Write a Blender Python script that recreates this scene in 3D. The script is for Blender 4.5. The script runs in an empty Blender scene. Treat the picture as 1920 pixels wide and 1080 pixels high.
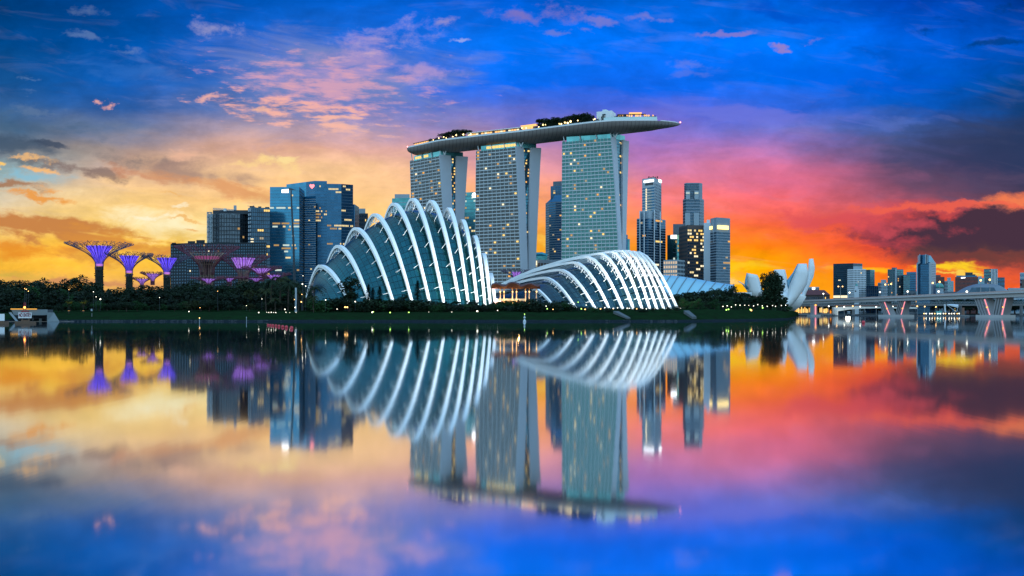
import bpy, math, random
from mathutils import Vector, Matrix
R = math.radians
F = 1867.0          # focal length in pixels of the 1920 wide photograph (35 mm lens)
HOR, CAMH = 588.0, 3.0
scn = bpy.context.scene
col = scn.collection

# ------------------------------------------------------------------ camera
cd = bpy.data.cameras.new('camera'); cam = bpy.data.objects.new('camera', cd); col.objects.link(cam)
cam.location = (0, 0, CAMH); cam.rotation_euler = (R(90), 0, 0)
cd.lens = 35.0; cd.sensor_width = 36; cd.shift_y = (HOR-540)/1920.0
cd.clip_start = 0.5; cd.clip_end = 30000
scn.camera = cam
scn.view_settings.view_transform = 'Standard'
scn.view_settings.look = 'None'
scn.view_settings.exposure = 0.0
scn.view_settings.gamma = 1.0
scn.cycles.max_bounces = 6; scn.cycles.diffuse_bounces = 2; scn.cycles.glossy_bounces = 4
scn.cycles.transparent_max_bounces = 12
scn.cycles.sample_clamp_indirect = 3.0
scn.cycles.caustics_reflective = False; scn.cycles.caustics_refractive = False

def lin(c):
    return tuple(((v/255.0)/12.92 if v <= 10 else (((v/255.0)+0.055)/1.055)**2.4) for v in c)

# ------------------------------------------------------------------ node helper
class NT:
    def __init__(s, tree): s.t = tree; s.t.nodes.clear()
    def n(s, typ, **kw):
        nd = s.t.nodes.new(typ)
        for k, v in kw.items(): setattr(nd, k, v)
        return nd
    def put(s, sock, v):
        if v is None: return
        if isinstance(v, bpy.types.NodeSocket): s.t.links.new(v, sock)
        else:
            if sock.type == 'RGBA' and len(v) == 3: v = (*v, 1)
            sock.default_value = v
    def m(s, op, a, b=None, c=None, clamp=False):
        nd = s.n('ShaderNodeMath', operation=op); nd.use_clamp = clamp
        s.put(nd.inputs[0], a); s.put(nd.inputs[1], b); s.put(nd.inputs[2], c)
        return nd.outputs[0]
    def mr(s, v, a, b, c=0.0, d=1.0, smooth=False):
        nd = s.n('ShaderNodeMapRange'); nd.clamp = True
        if smooth: nd.interpolation_type = 'SMOOTHSTEP'
        for i, x in enumerate((v, a, b, c, d)): s.put(nd.inputs[i], x)
        return nd.outputs[0]
    def mix(s, f, a, b, blend='MIX'):
        nd = s.n('ShaderNodeMix', data_type='RGBA', blend_type=blend)
        s.put(nd.inputs[0], f); s.put(nd.inputs[6], a); s.put(nd.inputs[7], b)
        return nd.outputs[2]
    def noise(s, vec, scale, detail=4, rough=.55, dim='3D', dist=0.0):
        nd = s.n('ShaderNodeTexNoise', noise_dimensions=dim)
        s.put(nd.inputs['Vector'], vec); nd.inputs['Scale'].default_value = scale
        nd.inputs['Detail'].default_value = detail; nd.inputs['Roughness'].default_value = rough
        nd.inputs['Distortion'].default_value = dist
        return nd.outputs['Fac']
    def xyz(s, a, b, c=0.0):
        nd = s.n('ShaderNodeCombineXYZ'); s.put(nd.inputs[0], a); s.put(nd.inputs[1], b); s.put(nd.inputs[2], c)
        return nd.outputs[0]
    def sep(s, v):
        nd = s.n('ShaderNodeSeparateXYZ'); s.put(nd.inputs[0], v); return nd.outputs

# ------------------------------------------------------------------ world: the sunset sky, laid out by compass bearing and height
world = bpy.data.worlds.new('World'); scn.world = world; world.use_nodes = True
N = NT(world.node_tree)
tc = N.n('ShaderNodeTexCoord').outputs['Generated']
sx, sy, sz = N.sep(tc)
az = N.m('ARCTAN2', sx, sy)
azc = N.m('MINIMUM', N.m('MAXIMUM', az, -0.8), 0.8)
hyp = N.m('SQRT', N.m('ADD', N.m('MULTIPLY', sx, sx), N.m('ADD', N.m('MULTIPLY', sy, sy), 1e-6)))
U = N.m('MULTIPLY', N.m('TANGENT', azc), F/1000)
V = N.m('MULTIPLY', N.m('DIVIDE', N.m('DIVIDE', sz, hyp), N.m('COSINE', azc)), F/1000)
PV = N.xyz(U, V)
wv = N.n('ShaderNodeTexNoise', noise_dimensions='2D'); N.put(wv.inputs['Vector'], N.xyz(U, N.m('MULTIPLY', V, 1.8))); wv.inputs['Scale'].default_value = 11; wv.inputs['Detail'].default_value = 5; wv.inputs['Roughness'].default_value = .62
wo = N.n('ShaderNodeVectorMath', operation='MULTIPLY_ADD'); N.put(wo.inputs[0], wv.outputs['Color']); wo.inputs[1].default_value = (.11, .050, 0); wo.inputs[2].default_value = (-.055, -.025, 0)
wa = N.n('ShaderNodeVectorMath', operation='ADD'); N.put(wa.inputs[0], PV); N.put(wa.inputs[1], wo.outputs[0]); PV = wa.outputs[0]
wn = N.noise(N.xyz(N.m('MULTIPLY', U, 1.0), N.m('MULTIPLY', V, 2.6)), 4.0, 4, .6, '2D')
wn2 = N.noise(N.xyz(N.m('ADD', U, 7.3), N.m('MULTIPLY', V, 4.0)), 5.0, 5, .6, '2D')
Uw = N.m('ADD', U, N.m('MULTIPLY', N.m('SUBTRACT', wn, .5), .16))
Vw = N.m('ADD', V, N.m('MULTIPLY', N.m('SUBTRACT', wn2, .5), .055))
cols = [0, 240, 480, 720, 960, 1200, 1440, 1680, 1920]
grid = [
 (0,   [(0,58,118),(0,70,148),(0,85,185),(0,95,210),(0,92,212),(0,92,200),(0,90,205),(0,70,185),(0,55,145)]),
 (80,  [(0,68,132),(0,82,168),(20,100,205),(30,110,222),(0,115,245),(0,115,250),(0,120,255),(0,98,228),(0,80,190)]),
 (160, [(22,85,150),(12,92,182),(60,110,190),(70,115,210),(8,105,238),(18,102,235),(0,110,245),(0,92,212),(0,72,150)]),
 (200, [(48,92,145),(45,92,162),(95,118,175),(110,125,198),(72,106,210),(80,103,218),(55,105,225),(8,92,200),(15,62,120)]),
 (240, [(72,105,138),(105,120,155),(175,152,165),(185,155,180),(120,115,190),(130,112,200),(110,115,205),(66,96,165),(32,62,108)]),
 (280, [(120,130,138),(165,145,140),(225,172,145),(225,172,160),(190,138,170),(172,118,188),(172,118,182),(82,82,128),(38,58,95)]),
 (320, [(150,178,182),(212,172,145),(246,200,148),(250,198,150),(230,158,150),(205,125,165),(218,115,152),(98,75,110),(50,55,88)]),
 (370, [(208,194,168),(252,208,138),(250,198,128),(255,204,138),(255,168,115),(245,128,120),(248,108,118),(150,80,102),(90,65,78)]),
 (420, [(242,200,120),(252,208,110),(255,230,165),(255,205,122),(255,172,80),(255,142,82),(255,108,65),(240,78,70),(85,55,66)]),
 (460, [(252,192,72),(254,198,74),(255,222,115),(255,202,92),(255,175,42),(255,150,40),(255,130,15),(248,78,58),(88,60,60)]),
 (500, [(253,188,58),(254,194,66),(250,200,62),(255,190,50),(255,190,42),(255,172,22),(255,165,0),(255,95,38),(190,75,58)]),
 (545, [(228,178,92),(232,172,98),(235,170,80),(255,190,62),(255,200,50),(255,202,12),(255,180,15),(255,125,22),(245,90,40)]),
 (590, [(222,150,105),(222,140,100),(235,160,90),(255,180,70),(255,185,60),(255,190,30),(255,165,30),(250,110,40),(240,95,50)]),
]
fac = N.m('DIVIDE', N.m('ADD', Uw, 1.4), 2.8)
prev = None; pv = None
for py, cs in grid:
    rp = N.n('ShaderNodeValToRGB'); rp.color_ramp.interpolation = 'B_SPLINE' if False else 'LINEAR'
    el = rp.color_ramp.elements
    pos = [((c-960)/1000+1.4)/2.8 for c in cols]
    el[0].position = pos[0]; el[0].color = (*lin(cs[0]), 1)
    el[1].position = pos[-1]; el[1].color = (*lin(cs[-1]), 1)
    for p, c in list(zip(pos, cs))[1:-1]:
        e = el.new(p); e.color = (*lin(c), 1)
    N.t.links.new(fac if prev is None else N.m('ADD', fac, N.m('MULTIPLY', N.sep(prev)[0], 1e-8)), rp.inputs[0])
    v = (HOR-py)/1000
    if prev is None: prev = rp.outputs[0]
    else: prev = N.mix(N.mr(Vw, pv, v), prev, rp.outputs[0])
    pv = v
base = prev
# clouds
nA = N.noise(N.xyz(N.m('MULTIPLY', U, 1.0), N.m('MULTIPLY', V, 2.4)), 9.0, 6, .62, '2D', .3)      # clumpy
nB = N.noise(N.xyz(N.m('MULTIPLY', U, 1.0), N.m('ADD', N.m('MULTIPLY', V, 5.0), N.m('MULTIPLY', U, .6))), 6.0, 6, .6, '2D', .5)  # streaky
nC = N.noise(N.xyz(N.m('ADD', N.m('MULTIPLY', U, 1.0), N.m('MULTIPLY', V, 1.0)), N.m('MULTIPLY', V, 4.2)), 17.0, 6, .62, '2D', .12)  # ripples
nD = N.noise(N.xyz(U, N.m('MULTIPLY', V, 1.6)), 14.0, 6, .65, '2D', .1)                          # billows
NZ = {'A': nA, 'B': nB, 'C': nC, 'D': nD}
def cloud(c, cx, cy, rx, ry, rot, rgb, st, nz, k=2.4, lo=.25, hi=1.05):
    mp = N.n('ShaderNodeMapping', vector_type='TEXTURE')
    vm = N.n('ShaderNodeVectorMath', operation='MULTIPLY_ADD')      # chained one after another so that the node stack stays small
    N.put(vm.inputs[0], c); vm.inputs[1].default_value = (1e-8,)*3; N.put(vm.inputs[2], PV)
    N.put(mp.inputs['Vector'], vm.outputs[0])
    mp.inputs['Location'].default_value = ((cx-960)/1000, (HOR-cy)/1000, 0)
    mp.inputs['Rotation'].default_value = (0, 0, R(-rot))
    mp.inputs['Scale'].default_value = (rx/1000, ry/1000, 1)
    ln = N.n('ShaderNodeVectorMath', operation='LENGTH'); N.put(ln.inputs[0], mp.outputs[0])
    q = N.m('ADD', N.m('SUBTRACT', 1.0, ln.outputs['Value']), N.m('MULTIPLY', N.m('SUBTRACT', NZ[nz], .5), k))
    f = N.mr(q, lo, hi, 0.0, st, True)
    return N.mix(f, c, lin(rgb))
CL = [
 # upper left: pink ripple field
 (600,150,360,125,5,(125,138,192),.75,'B',1.6,.0,1.0), (640,120,260,80,-8,(175,150,200),.75,'A',2.8,.3,1.2), (610,165,290,85,6,(222,165,185),.8,'C',2.6,.3,1.15), (545,205,200,45,6,(252,182,165),.85,'C',2.8,.3,1.1), (500,205,90,20,10,(255,190,155),.8,'D',2.2,.3,1.0),
 (640,235,150,34,4,(248,188,168),.75,'C',2.4,.3,1.1),(430,60,110,26,10,(155,155,200),.75,'D',2.6,.2,1.1),(720,70,110,34,-6,(175,160,205),.6,'D',2.6,.2,1.1),(800,135,110,26,0,(190,158,205),.65,'D',2.6,.2,1.1),(700,100,90,18,-10,(205,170,200),.7,'C'),
 (185,22,80,13,5,(95,120,165),.55,'D'),(165,68,55,14,12,(100,130,180),.6,'D'),(235,95,55,13,8,(110,140,190),.55,'D'),(186,195,30,10,-5,(245,175,160),.95,'D',2.0,.2,.9),(395,187,42,11,2,(240,178,168),.9,'D',2.2,.2,.9),
 (60,145,38,11,5,(105,140,185),.55,'D'),(80,210,70,14,14,(100,125,160),.5,'D'),(45,172,34,10,5,(105,135,180),.5,'D'),(260,130,200,30,5,(60,115,190),.35,'A'),
 (820,38,50,15,-22,(150,145,205),.8,'D'),(865,78,34,8,-3,(160,175,235),.75,'D',2.0,.2,.9),(1015,28,110,26,0,(122,115,195),.9,'D',2.4,.2,1.0),(1125,36,50,11,14,(125,125,205),.7,'D'),(1215,35,50,9,0,(125,125,205),.65,'D'),
 (1045,60,34,9,0,(110,125,210),.7,'D'),(1100,55,30,8,0,(120,125,205),.6,'D'),
 # top right
 (1375,64,110,9,-4,(128,122,208),.9,'D',1.8,.2,.9),(1461,87,34,9,2,(150,130,200),.9,'D',1.8,.2,.8),(1514,77,30,8,2,(115,115,205),.7,'D'),(1290,118,60,10,8,(110,130,225),.5,'D'),(1300,140,70,12,4,(95,120,220),.5,'D'),
 (1850,82,90,13,-6,(0,60,130),.8,'D'),(1745,62,50,14,0,(0,60,140),.7,'D'),(1790,35,80,14,0,(0,60,150),.7,'D'),(1890,18,60,18,0,(0,50,110),.7,'D'),(1640,95,110,16,8,(0,82,190),.6,'D'),(1480,25,120,26,10,(0,72,190),.6,'A'),(1500,130,260,40,4,(0,95,225),.5,'A'),(1740,150,240,30,-6,(0,85,205),.55,'B'),
 (1450,215,300,30,3,(118,120,218),.55,'B'),(1700,228,170,18,-3,(95,125,215),.5,'B'),(1250,200,260,26,4,(95,112,222),.4,'B'),
 # right: dark veil and cloud bank with a lit rim
 (1900,300,330,120,8,(46,58,95),.8,'B',1.0,.0,.9),(1760,345,330,55,3,(98,75,102),.55,'B',1.2,.2,1.0),(1480,330,260,50,0,(215,110,155),.4,'B',1.4,.1,1.1),
 (1915,376,120,24,-14,(248,128,82),.95,'D',1.2,.1,.9),(1770,388,230,9,-1,(240,98,78),.85,'D',1.2,.0,.7),
 (1900,434,400,54,-1,(72,50,66),1.0,'D',.55,.12,.36),(1820,478,330,30,2,(92,60,62),.8,'B',1.0,.1,.9),(1610,420,230,30,2,(215,80,90),.75,'D',1.2,.1,.7),(1850,485,240,22,2,(100,62,60),.7,'A',1.4,.1,1.0),(1660,455,140,22,6,(205,72,80),.6,'A',1.6,.2,1),
 (1785,500,85,15,4,(255,212,40),.95,'B',2.0,.2,.9),(1790,514,60,7,0,(255,225,90),.8,'B',1.8,.2,.9),(1655,508,120,14,0,(255,188,30),.9,'B',2.2,.2,.9),(1380,505,120,16,0,(255,212,20),.6,'B'),(1335,538,80,10,-4,(255,225,165),.9,'D',2.0,.2,.9),(1600,486,100,6,0,(255,110,30),.7,'B'),(1500,520,170,12,0,(255,150,15),.6,'B'),(1420,455,160,16,3,(255,130,20),.4,'B'),
 # centre gap between the towers
 (1035,450,60,30,0,(255,222,95),.8,'B',2.0,.2,.9),(1036,425,60,14,0,(250,165,60),.7,'B'),(1040,480,50,12,0,(255,160,40),.8,'B'),
 # left: dark grey bank, brown streaks, glowing gaps
 (60,240,260,34,6,(72,95,122),.6,'A'),(25,275,170,26,6,(62,82,104),.8,'A',1.4,.1,.9),(90,274,90,10,2,(62,76,98),.85,'D',1.6,.1,.8),(40,305,90,18,3,(90,106,116),.7,'D'),
 (150,318,130,16,10,(128,106,102),.8,'D',2.0,.1,.9),(245,302,130,26,8,(128,118,118),.8,'D',2.2,.2,1.0),(335,318,180,30,8,(160,130,120),.8,'A',2.2,.1,1.0),(420,352,200,20,12,(222,150,98),.75,'B',1.8,.1,.9),(280,330,160,16,14,(205,140,105),.7,'D'),
 (5,308,28,9,0,(255,205,110),.95,'D',1.4,.0,.5),(55,300,50,6,0,(245,190,125),.8,'D'),(82,318,40,8,8,(252,190,120),.9,'D',1.6,.1,.8),(40,330,120,18,2,(135,190,212),.85,'A',1.4,.1,.9),
 (500,308,90,16,2,(255,218,145),.85,'D',2.4,.2,1.0),(530,300,44,10,-5,(255,225,155),.9,'D',1.8,.2,.9),(345,288,80,14,6,(240,185,155),.6,'D'),
 (30,345,100,11,8,(168,120,88),.9,'B',1.4,.1,.8),(95,355,70,8,-2,(240,160,75),.8,'D'),(70,366,90,9,7,(238,155,65),.9,'D',1.6,.1,.8),
 (330,425,210,50,10,(255,246,205),.85,'A',2.0,.1,1.2),(285,408,70,10,-6,(255,246,215),.8,'D',2.0,.2,.9),(340,388,30,7,0,(255,240,205),.8,'D'),(345,411,60,5,0,(240,175,90),.7,'D'),(325,364,50,6,8,(240,175,90),.6,'D'),(350,433,36,5,0,(235,165,85),.7,'D'),
 (90,432,250,26,8,(200,128,70),.95,'B',1.4,.02,.6),(240,458,180,20,8,(220,146,64),.9,'B',1.4,.05,.7),(40,470,140,22,0,(232,138,38),.8,'B',1.6,.1,.9),(200,488,130,16,6,(218,148,62),.8,'B'),(150,528,300,14,2,(205,138,98),.8,'B',1.6,.1,.9),(20,515,180,14,0,(205,175,75),.8,'B'),
 (320,488,70,14,0,(255,205,42),.8,'B'),(330,505,60,9,0,(235,200,80),.6,'B'),
]
mo = N.m('MULTIPLY', N.mr(nA, .3, .7, .90, 1.16), N.mr(nD, .25, .75, .90, 1.10))      # faint mottling of thin cloud
base = N.mix(1.0, base, N.xyz(mo, mo, mo), 'MULTIPLY')
base = N.mix(N.m('MULTIPLY', N.mr(nB, .52, .75, 0, 1, True), .08), base, lin((160, 165, 205)))
c = base
for a in CL: c = cloud(c, *a)
rear = N.n('ShaderNodeValToRGB'); e = rear.color_ramp.elements
e[0].position = 0.0; e[0].color = (.92, 1.18, 1.30, 1); e[1].position = 1.0; e[1].color = (.35, .75, 1.35, 1)
x = e.new(.25); x.color = (.78, 1.24, 1.52, 1)
N.t.links.new(N.m('MAXIMUM', sz, 0.0), rear.inputs[0])
rf = N.mr(N.m('ABSOLUTE', az), .52, 1.08, 0, 1, True)
zf = N.mr(sz, .42, .85, 0, 1, True)
c = N.mix(zf, c, (.34, .58, .92))
c = N.mix(rf, c, rear.outputs[0])
c = N.mix(N.mr(sz, -.12, -.02, 1, 0), c, (.05, .06, .08))
bg = N.n('ShaderNodeBackground'); N.put(bg.inputs[0], c); bg.inputs[1].default_value = 1.0
N.t.links.new(bg.outputs[0], N.n('ShaderNodeOutputWorld').inputs[0])
world.cycles.sampling_method = 'MANUAL'; world.cycles.sample_map_resolution = 512

# ------------------------------------------------------------------ materials
MATS = {}
def newmat(name):
    m = bpy.data.materials.new(name); m.use_nodes = True
    return m, NT(m.node_tree)
def out(N, sh): N.t.links.new(sh, N.n('ShaderNodeOutputMaterial').inputs[0])
def pbr(N, colr, rough=.7, metal=0.0, spec=.5, **kw):
    p = N.n('ShaderNodeBsdfPrincipled')
    N.put(p.inputs['Base Color'], colr); N.put(p.inputs['Roughness'], rough); N.put(p.inputs['Metallic'], metal)
    p.inputs['Specular IOR Level'].default_value = spec
    for k, v in kw.items(): N.put(p.inputs[k.replace('_', ' ')], v)
    return p
def mat(name, c, rough=.7, metal=0.0, var=.15, scale=.08, spec=.4):
    key = (name, c, rough, metal)
    if key in MATS: return MATS[key]
    m, N = newmat(name)
    g = N.n('ShaderNodeNewGeometry').outputs['Position']
    n = N.noise(g, scale, 6, .6)
    a = tuple(x*(1-var) for x in c); b = tuple(min(1, x*(1+var)) for x in c)
    out(N, pbr(N, N.mix(n, a, b), rough, metal, spec).outputs[0])
    MATS[key] = m; return m
def glass(name, c, metal=.75, rough=.16, var=.5, pane=3.6):
    key = (name, c, metal, rough)
    if key in MATS: return MATS[key]
    m, N = newmat(name)
    g = N.n('ShaderNodeNewGeometry').outputs['Position']
    x, y, z = N.sep(g)
    cell = N.xyz(N.m('FLOOR', N.m('DIVIDE', N.m('ADD', x, N.m('MULTIPLY', y, .37)), pane*1.3)), N.m('FLOOR', N.m('DIVIDE', z, pane)))
    wn = N.n('ShaderNodeTexWhiteNoise', noise_dimensions='2D'); N.put(wn.inputs['Vector'], cell)
    big = N.noise(N.xyz(x, y, N.m('MULTIPLY', z, 1.6)), .018, 4, .6)
    f = N.m('ADD', N.m('MULTIPLY', wn.outputs['Value'], .45), N.m('MULTIPLY', big, .75))
    a = tuple(v*(1-var) for v in c); b = tuple(min(1, v*(1+var)) for v in c)
    out(N, pbr(N, N.mix(f, a, b), rough, metal, .8).outputs[0])
    MATS[key] = m; return m
def emit(name, c, s):
    key = (name, c, s)
    if key in MATS: return MATS[key]
    m, N = newmat(name)
    e = N.n('ShaderNodeEmission'); N.put(e.inputs[0], c); e.inputs[1].default_value = s
    out(N, e.outputs[0]); m.cycles.emission_sampling = 'NONE'
    MATS[key] = m; return m

# ------------------------------------------------------------------ object helpers
def at(px, py, D): return Vector(((px-960)/F*D, D, CAMH+(HOR-py)/F*D))
def xy(px, D): return ((px-960)/F*D, D)
def zof(py, D): return CAMH+(HOR-py)/F*D
class MB:
    def __init__(s): s.v = []; s.f = []; s.uv = None
    def quad(s, *p):
        i = len(s.v); s.v += [tuple(q) for q in p]; s.f.append(tuple(range(i, i+len(p)))); return s
    def hexa(s, b, t):
        i = len(s.v); s.v += [tuple(q) for q in b]+[tuple(q) for q in t]; n = len(b)
        s.f.append(tuple(i+k for k in reversed(range(n)))); s.f.append(tuple(i+n+k for k in range(n)))
        for k in range(n):
            j = (k+1) % n; s.f.append((i+k, i+j, i+n+j, i+n+k))
        return s
    def box(s, x0, x1, y0, y1, z0, z1):
        return s.hexa([(x0, y0, z0), (x1, y0, z0), (x1, y1, z0), (x0, y1, z0)], [(x0, y0, z1), (x1, y0, z1), (x1, y1, z1), (x0, y1, z1)])
    def prism(s, poly, z0, z1): return s.hexa([(x, y, z0) for x, y in poly], [(x, y, z1) for x, y in poly])
    def bar(s, a, b, w, h=None, up=Vector((0, 0, 1))):
        a = Vector(a); b = Vector(b); d = (b-a)
        if d.length < 1e-6: return s
        d.normalize(); h = h or w
        sd = d.cross(up)
        if sd.length < 1e-3: sd = d.cross(Vector((1, 0, 0)))
        sd.normalize(); u = sd.cross(d)
        q = [(-.5, -.5), (.5, -.5), (.5, .5), (-.5, .5)]
        return s.hexa([a+sd*w*i+u*h*j for i, j in q], [b+sd*w*i+u*h*j for i, j in q])
    def tube(s, pts, rad, n=6, flat=None):
        pts = [Vector(p) for p in pts]; m = len(pts); i0 = len(s.v)
        for k, p in enumerate(pts):
            t = (pts[min(k+1, m-1)]-pts[max(k-1, 0)]).normalized()
            up = Vector((0, 0, 1)) if abs(t.z) < .95 else Vector((0, 1, 0))
            a = t.cross(up).normalized(); b = a.cross(t)
            r = rad[k] if isinstance(rad, (list, tuple)) else rad
            for j in range(n):
                an = 2*math.pi*j/n; s.v.append(tuple(p+a*math.cos(an)*r+b*math.sin(an)*r))
        for k in range(m-1):
            for j in range(n):
                j2 = (j+1) % n
                s.f.append((i0+k*n+j, i0+k*n+j2, i0+(k+1)*n+j2, i0+(k+1)*n+j))
        s.f.append(tuple(i0+j for j in reversed(range(n)))); s.f.append(tuple(i0+(m-1)*n+j for j in range(n)))
        return s
    def lathe(s, prof, n=12, c=(0, 0)):
        i0 = len(s.v); m = len(prof)
        for r, z in prof:
            for j in range(n):
                an = 2*math.pi*j/n; s.v.append((c[0]+r*math.cos(an), c[1]+r*math.sin(an), z))
        for k in range(m-1):
            for j in range(n):
                j2 = (j+1) % n; s.f.append((i0+k*n+j, i0+k*n+j2, i0+(k+1)*n+j2, i0+(k+1)*n+j))
        s.f.append(tuple(i0+j for j in reversed(range(n)))); s.f.append(tuple(i0+(m-1)*n+j for j in range(n)))
        return s
    def ball(s, c, r, n=10, sq=1.0):
        prof = [(max(1e-3, r*math.sin(math.pi*k/6)), c[2]-r*sq*math.cos(math.pi*k/6)) for k in range(7)]
        return s.lathe(prof, n, (c[0], c[1]))
    def mesh(s, name, material, smooth=False):
        me = bpy.data.meshes.new(name); me.from_pydata(s.v, [], s.f)
        if s.uv:
            l = me.uv_layers.new(name='UVMap')
            for p in me.polygons:
                for li, vi in zip(p.loop_indices, p.vertices): l.data[li].uv = s.uv[vi]
        me.materials.append(material)
        if smooth: me.polygons.foreach_set('use_smooth', [True]*len(me.polygons))
        me.update(); return me
    def build(s, name, material, parent=None, smooth=False):
        me = s.mesh(name, material, smooth)
        o = bpy.data.objects.new(name, me); col.objects.link(o)
        if parent: attach(o, parent)
        return o
def attach(o, parent):
    o.parent = parent
    L = Vector((0, 0, 0)); p = parent
    while p: L += p.location; p = p.parent
    o.location = o.location-L                       # parts are modelled in place; their parents only carry an offset
def tag(o, label, cat, group=None, kind=None):
    if label: o['label'] = label
    if cat: o['category'] = cat
    if group: o['group'] = group
    if kind: o['kind'] = kind
    return o
def thing(name, label, cat, loc=(0, 0, 0), group=None):
    o = bpy.data.objects.new(name, None); col.objects.link(o); o.location = loc; o.empty_display_size = 1
    return tag(o, label, cat, group)
def structure(o): o['kind'] = 'structure'; return o
def copy_tree(o, parent=None):
    c = o.copy(); col.objects.link(c)
    if parent: c.parent = parent
    for ch in o.children: copy_tree(ch, c)
    return c

# ------------------------------------------------------------------ water
m, N = newmat('calm_water')
g = N.n('ShaderNodeNewGeometry').outputs['Position']
x, y, z = N.sep(g)
n1 = N.noise(N.xyz(N.m('MULTIPLY', x, .09), N.m('MULTIPLY', y, .012)), 1.0, 4, .6, '2D')
n2 = N.noise(N.xyz(N.m('MULTIPLY', x, 1.3), N.m('MULTIPLY', y, .05)), 1.0, 3, .6, '2D')
bp = N.n('ShaderNodeBump'); bp.inputs['Strength'].default_value = .35; bp.inputs['Distance'].default_value = .008
N.put(bp.inputs['Height'], N.m('ADD', n1, N.m('MULTIPLY', n2, .25)))
gl = N.n('ShaderNodeBsdfGlossy'); gl.distribution = 'GGX'
gl.inputs[0].default_value = (.90, .94, .97, 1)
N.put(gl.inputs['Roughness'], N.m('MULTIPLY', N.mr(n1, .3, .75, .85, 1.2), N.mr(y, 8, 150, .048, .032))); N.put(gl.inputs['Normal'], bp.outputs[0])
df = N.n('ShaderNodeBsdfDiffuse'); df.inputs[0].default_value = (.01, .035, .05, 1)
mx = N.n('ShaderNodeMixShader'); mx.inputs[0].default_value = .94
N.t.links.new(df.outputs[0], mx.inputs[1]); N.t.links.new(gl.outputs[0], mx.inputs[2]); out(N, mx.outputs[0])
structure(MB().quad((-7000, -400, 0), (7000, -400, 0), (7000, 9000, 0), (-7000, 9000, 0)).build('water', m))

# ------------------------------------------------------------------ land
m_grass, N = newmat('mown_grass')
g = N.n('ShaderNodeNewGeometry').outputs['Position']; gz = N.sep(g)[2]
gr = N.mix(N.noise(g, .12, 6, .6), (.005, .018, .008), (.014, .040, .014))
gr = N.mix(N.mr(N.noise(g, .35, 6, .7), .48, .6), gr, (.010, .018, .009))
rk = N.mix(N.noise(g, .9, 5, .7), (.003, .007, .011), (.03, .042, .052))
edge = N.m('ADD', gz, N.m('MULTIPLY', N.m('SUBTRACT', N.noise(g, .5, 4, .6), .5), .9))
out(N, pbr(N, N.mix(N.mr(edge, .5, .8), rk, gr), .95, 0, 0.0).outputs[0])
shore = [(-900, 1.6, 373), (0, 1.0, 374), (90, 1, 376), (112, 1, 374), (300, 1, 373), (520, 1, 370), (700, 1, 368), (900, 1, 366), (1080, 1, 368), (1220, 1, 372), (1300, 1, 385), (1380, 1, 410), (1440, 1, 450), (1478, 1, 520), (1490, 1, 760), (1494, 1, 1100), (1500, 1, 1500)]
prof = [(0, -.6), (0.4, .25), (3, .6), (7, .8), (16, 1.7), (30, 3.2), (52, 4.3), (75, 5.0)]
random.seed(4)
mb = MB(); rows = []
# resample shore densely so that the water's edge is uneven
dense = []
for (a, _, da), (b, _, db) in zip(shore, shore[1:]):
    k = max(1, int(abs(b-a)/9)) if a >= 0 else 8
    for i in range(k):
        t = i/k; dense.append((a+(b-a)*t, da+(db-da)*t))
dense.append((shore[-1][0], shore[-1][2]))
nr = len(prof)+1
for px, D in dense:
    j = random.uniform(-1.2, 1.2)
    for off, z in prof:
        zz = z + (random.uniform(-.18, .18) if off < 8 else random.uniform(-.08, .08))
        X, Y = xy(px, D+off+j); mb.v.append((X, Y, zz))
    X, Y = xy(px, 6000); mb.v.append((X, Y, 5.0))
for k in range(len(dense)-1):
    for r in range(nr-1):
        a = k*nr+r; mb.f.append((a, a+nr, a+nr+1, a+1))
structure(mb.build('garden_ground', m_grass, None, True))
m_far = mat('city_ground', (.04, .05, .055), .95)
structure(MB().hexa([(*xy(1495, 1620), -1), (*xy(2300, 1500), -1), (*xy(2300, 7000), -1), (*xy(1495, 7000), -1)],
                    [(*xy(1495, 1622), 3.2), (*xy(2300, 1502), 3.2), (*xy(2300, 7000), 3.2), (*xy(1495, 7000), 3.2)]).build('far_shore_ground', m_far))
for nm_, a_, b_, D_, h_ in (('sky_blocking_mound', -260, 588, 556, 14), ('sky_blocking_mound', 1266, 1474, 655, 11)):  # added mounds behind the trees, blocking bright sky between the trunks
    mb = MB(); K = 30
    for k in range(K+1):
        px = a_+(b_-a_)*k/K; e_ = min(1, k/3, (K-k)/3)
        for q, w_ in ((0, 0), (8, .75), (16, 1), (26, .7), (36, 0)): X, Y = xy(px, D_+q); mb.v.append((X, Y, 4.9+(h_-4.9)*w_*e_*(.9+.1*math.sin(k*1.7))))
    for k in range(K):
        for q in range(4): i_ = k*5+q; mb.f.append((i_, i_+5, i_+6, i_+1))
    structure(mb.build(nm_, m_grass, None, True))
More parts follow.
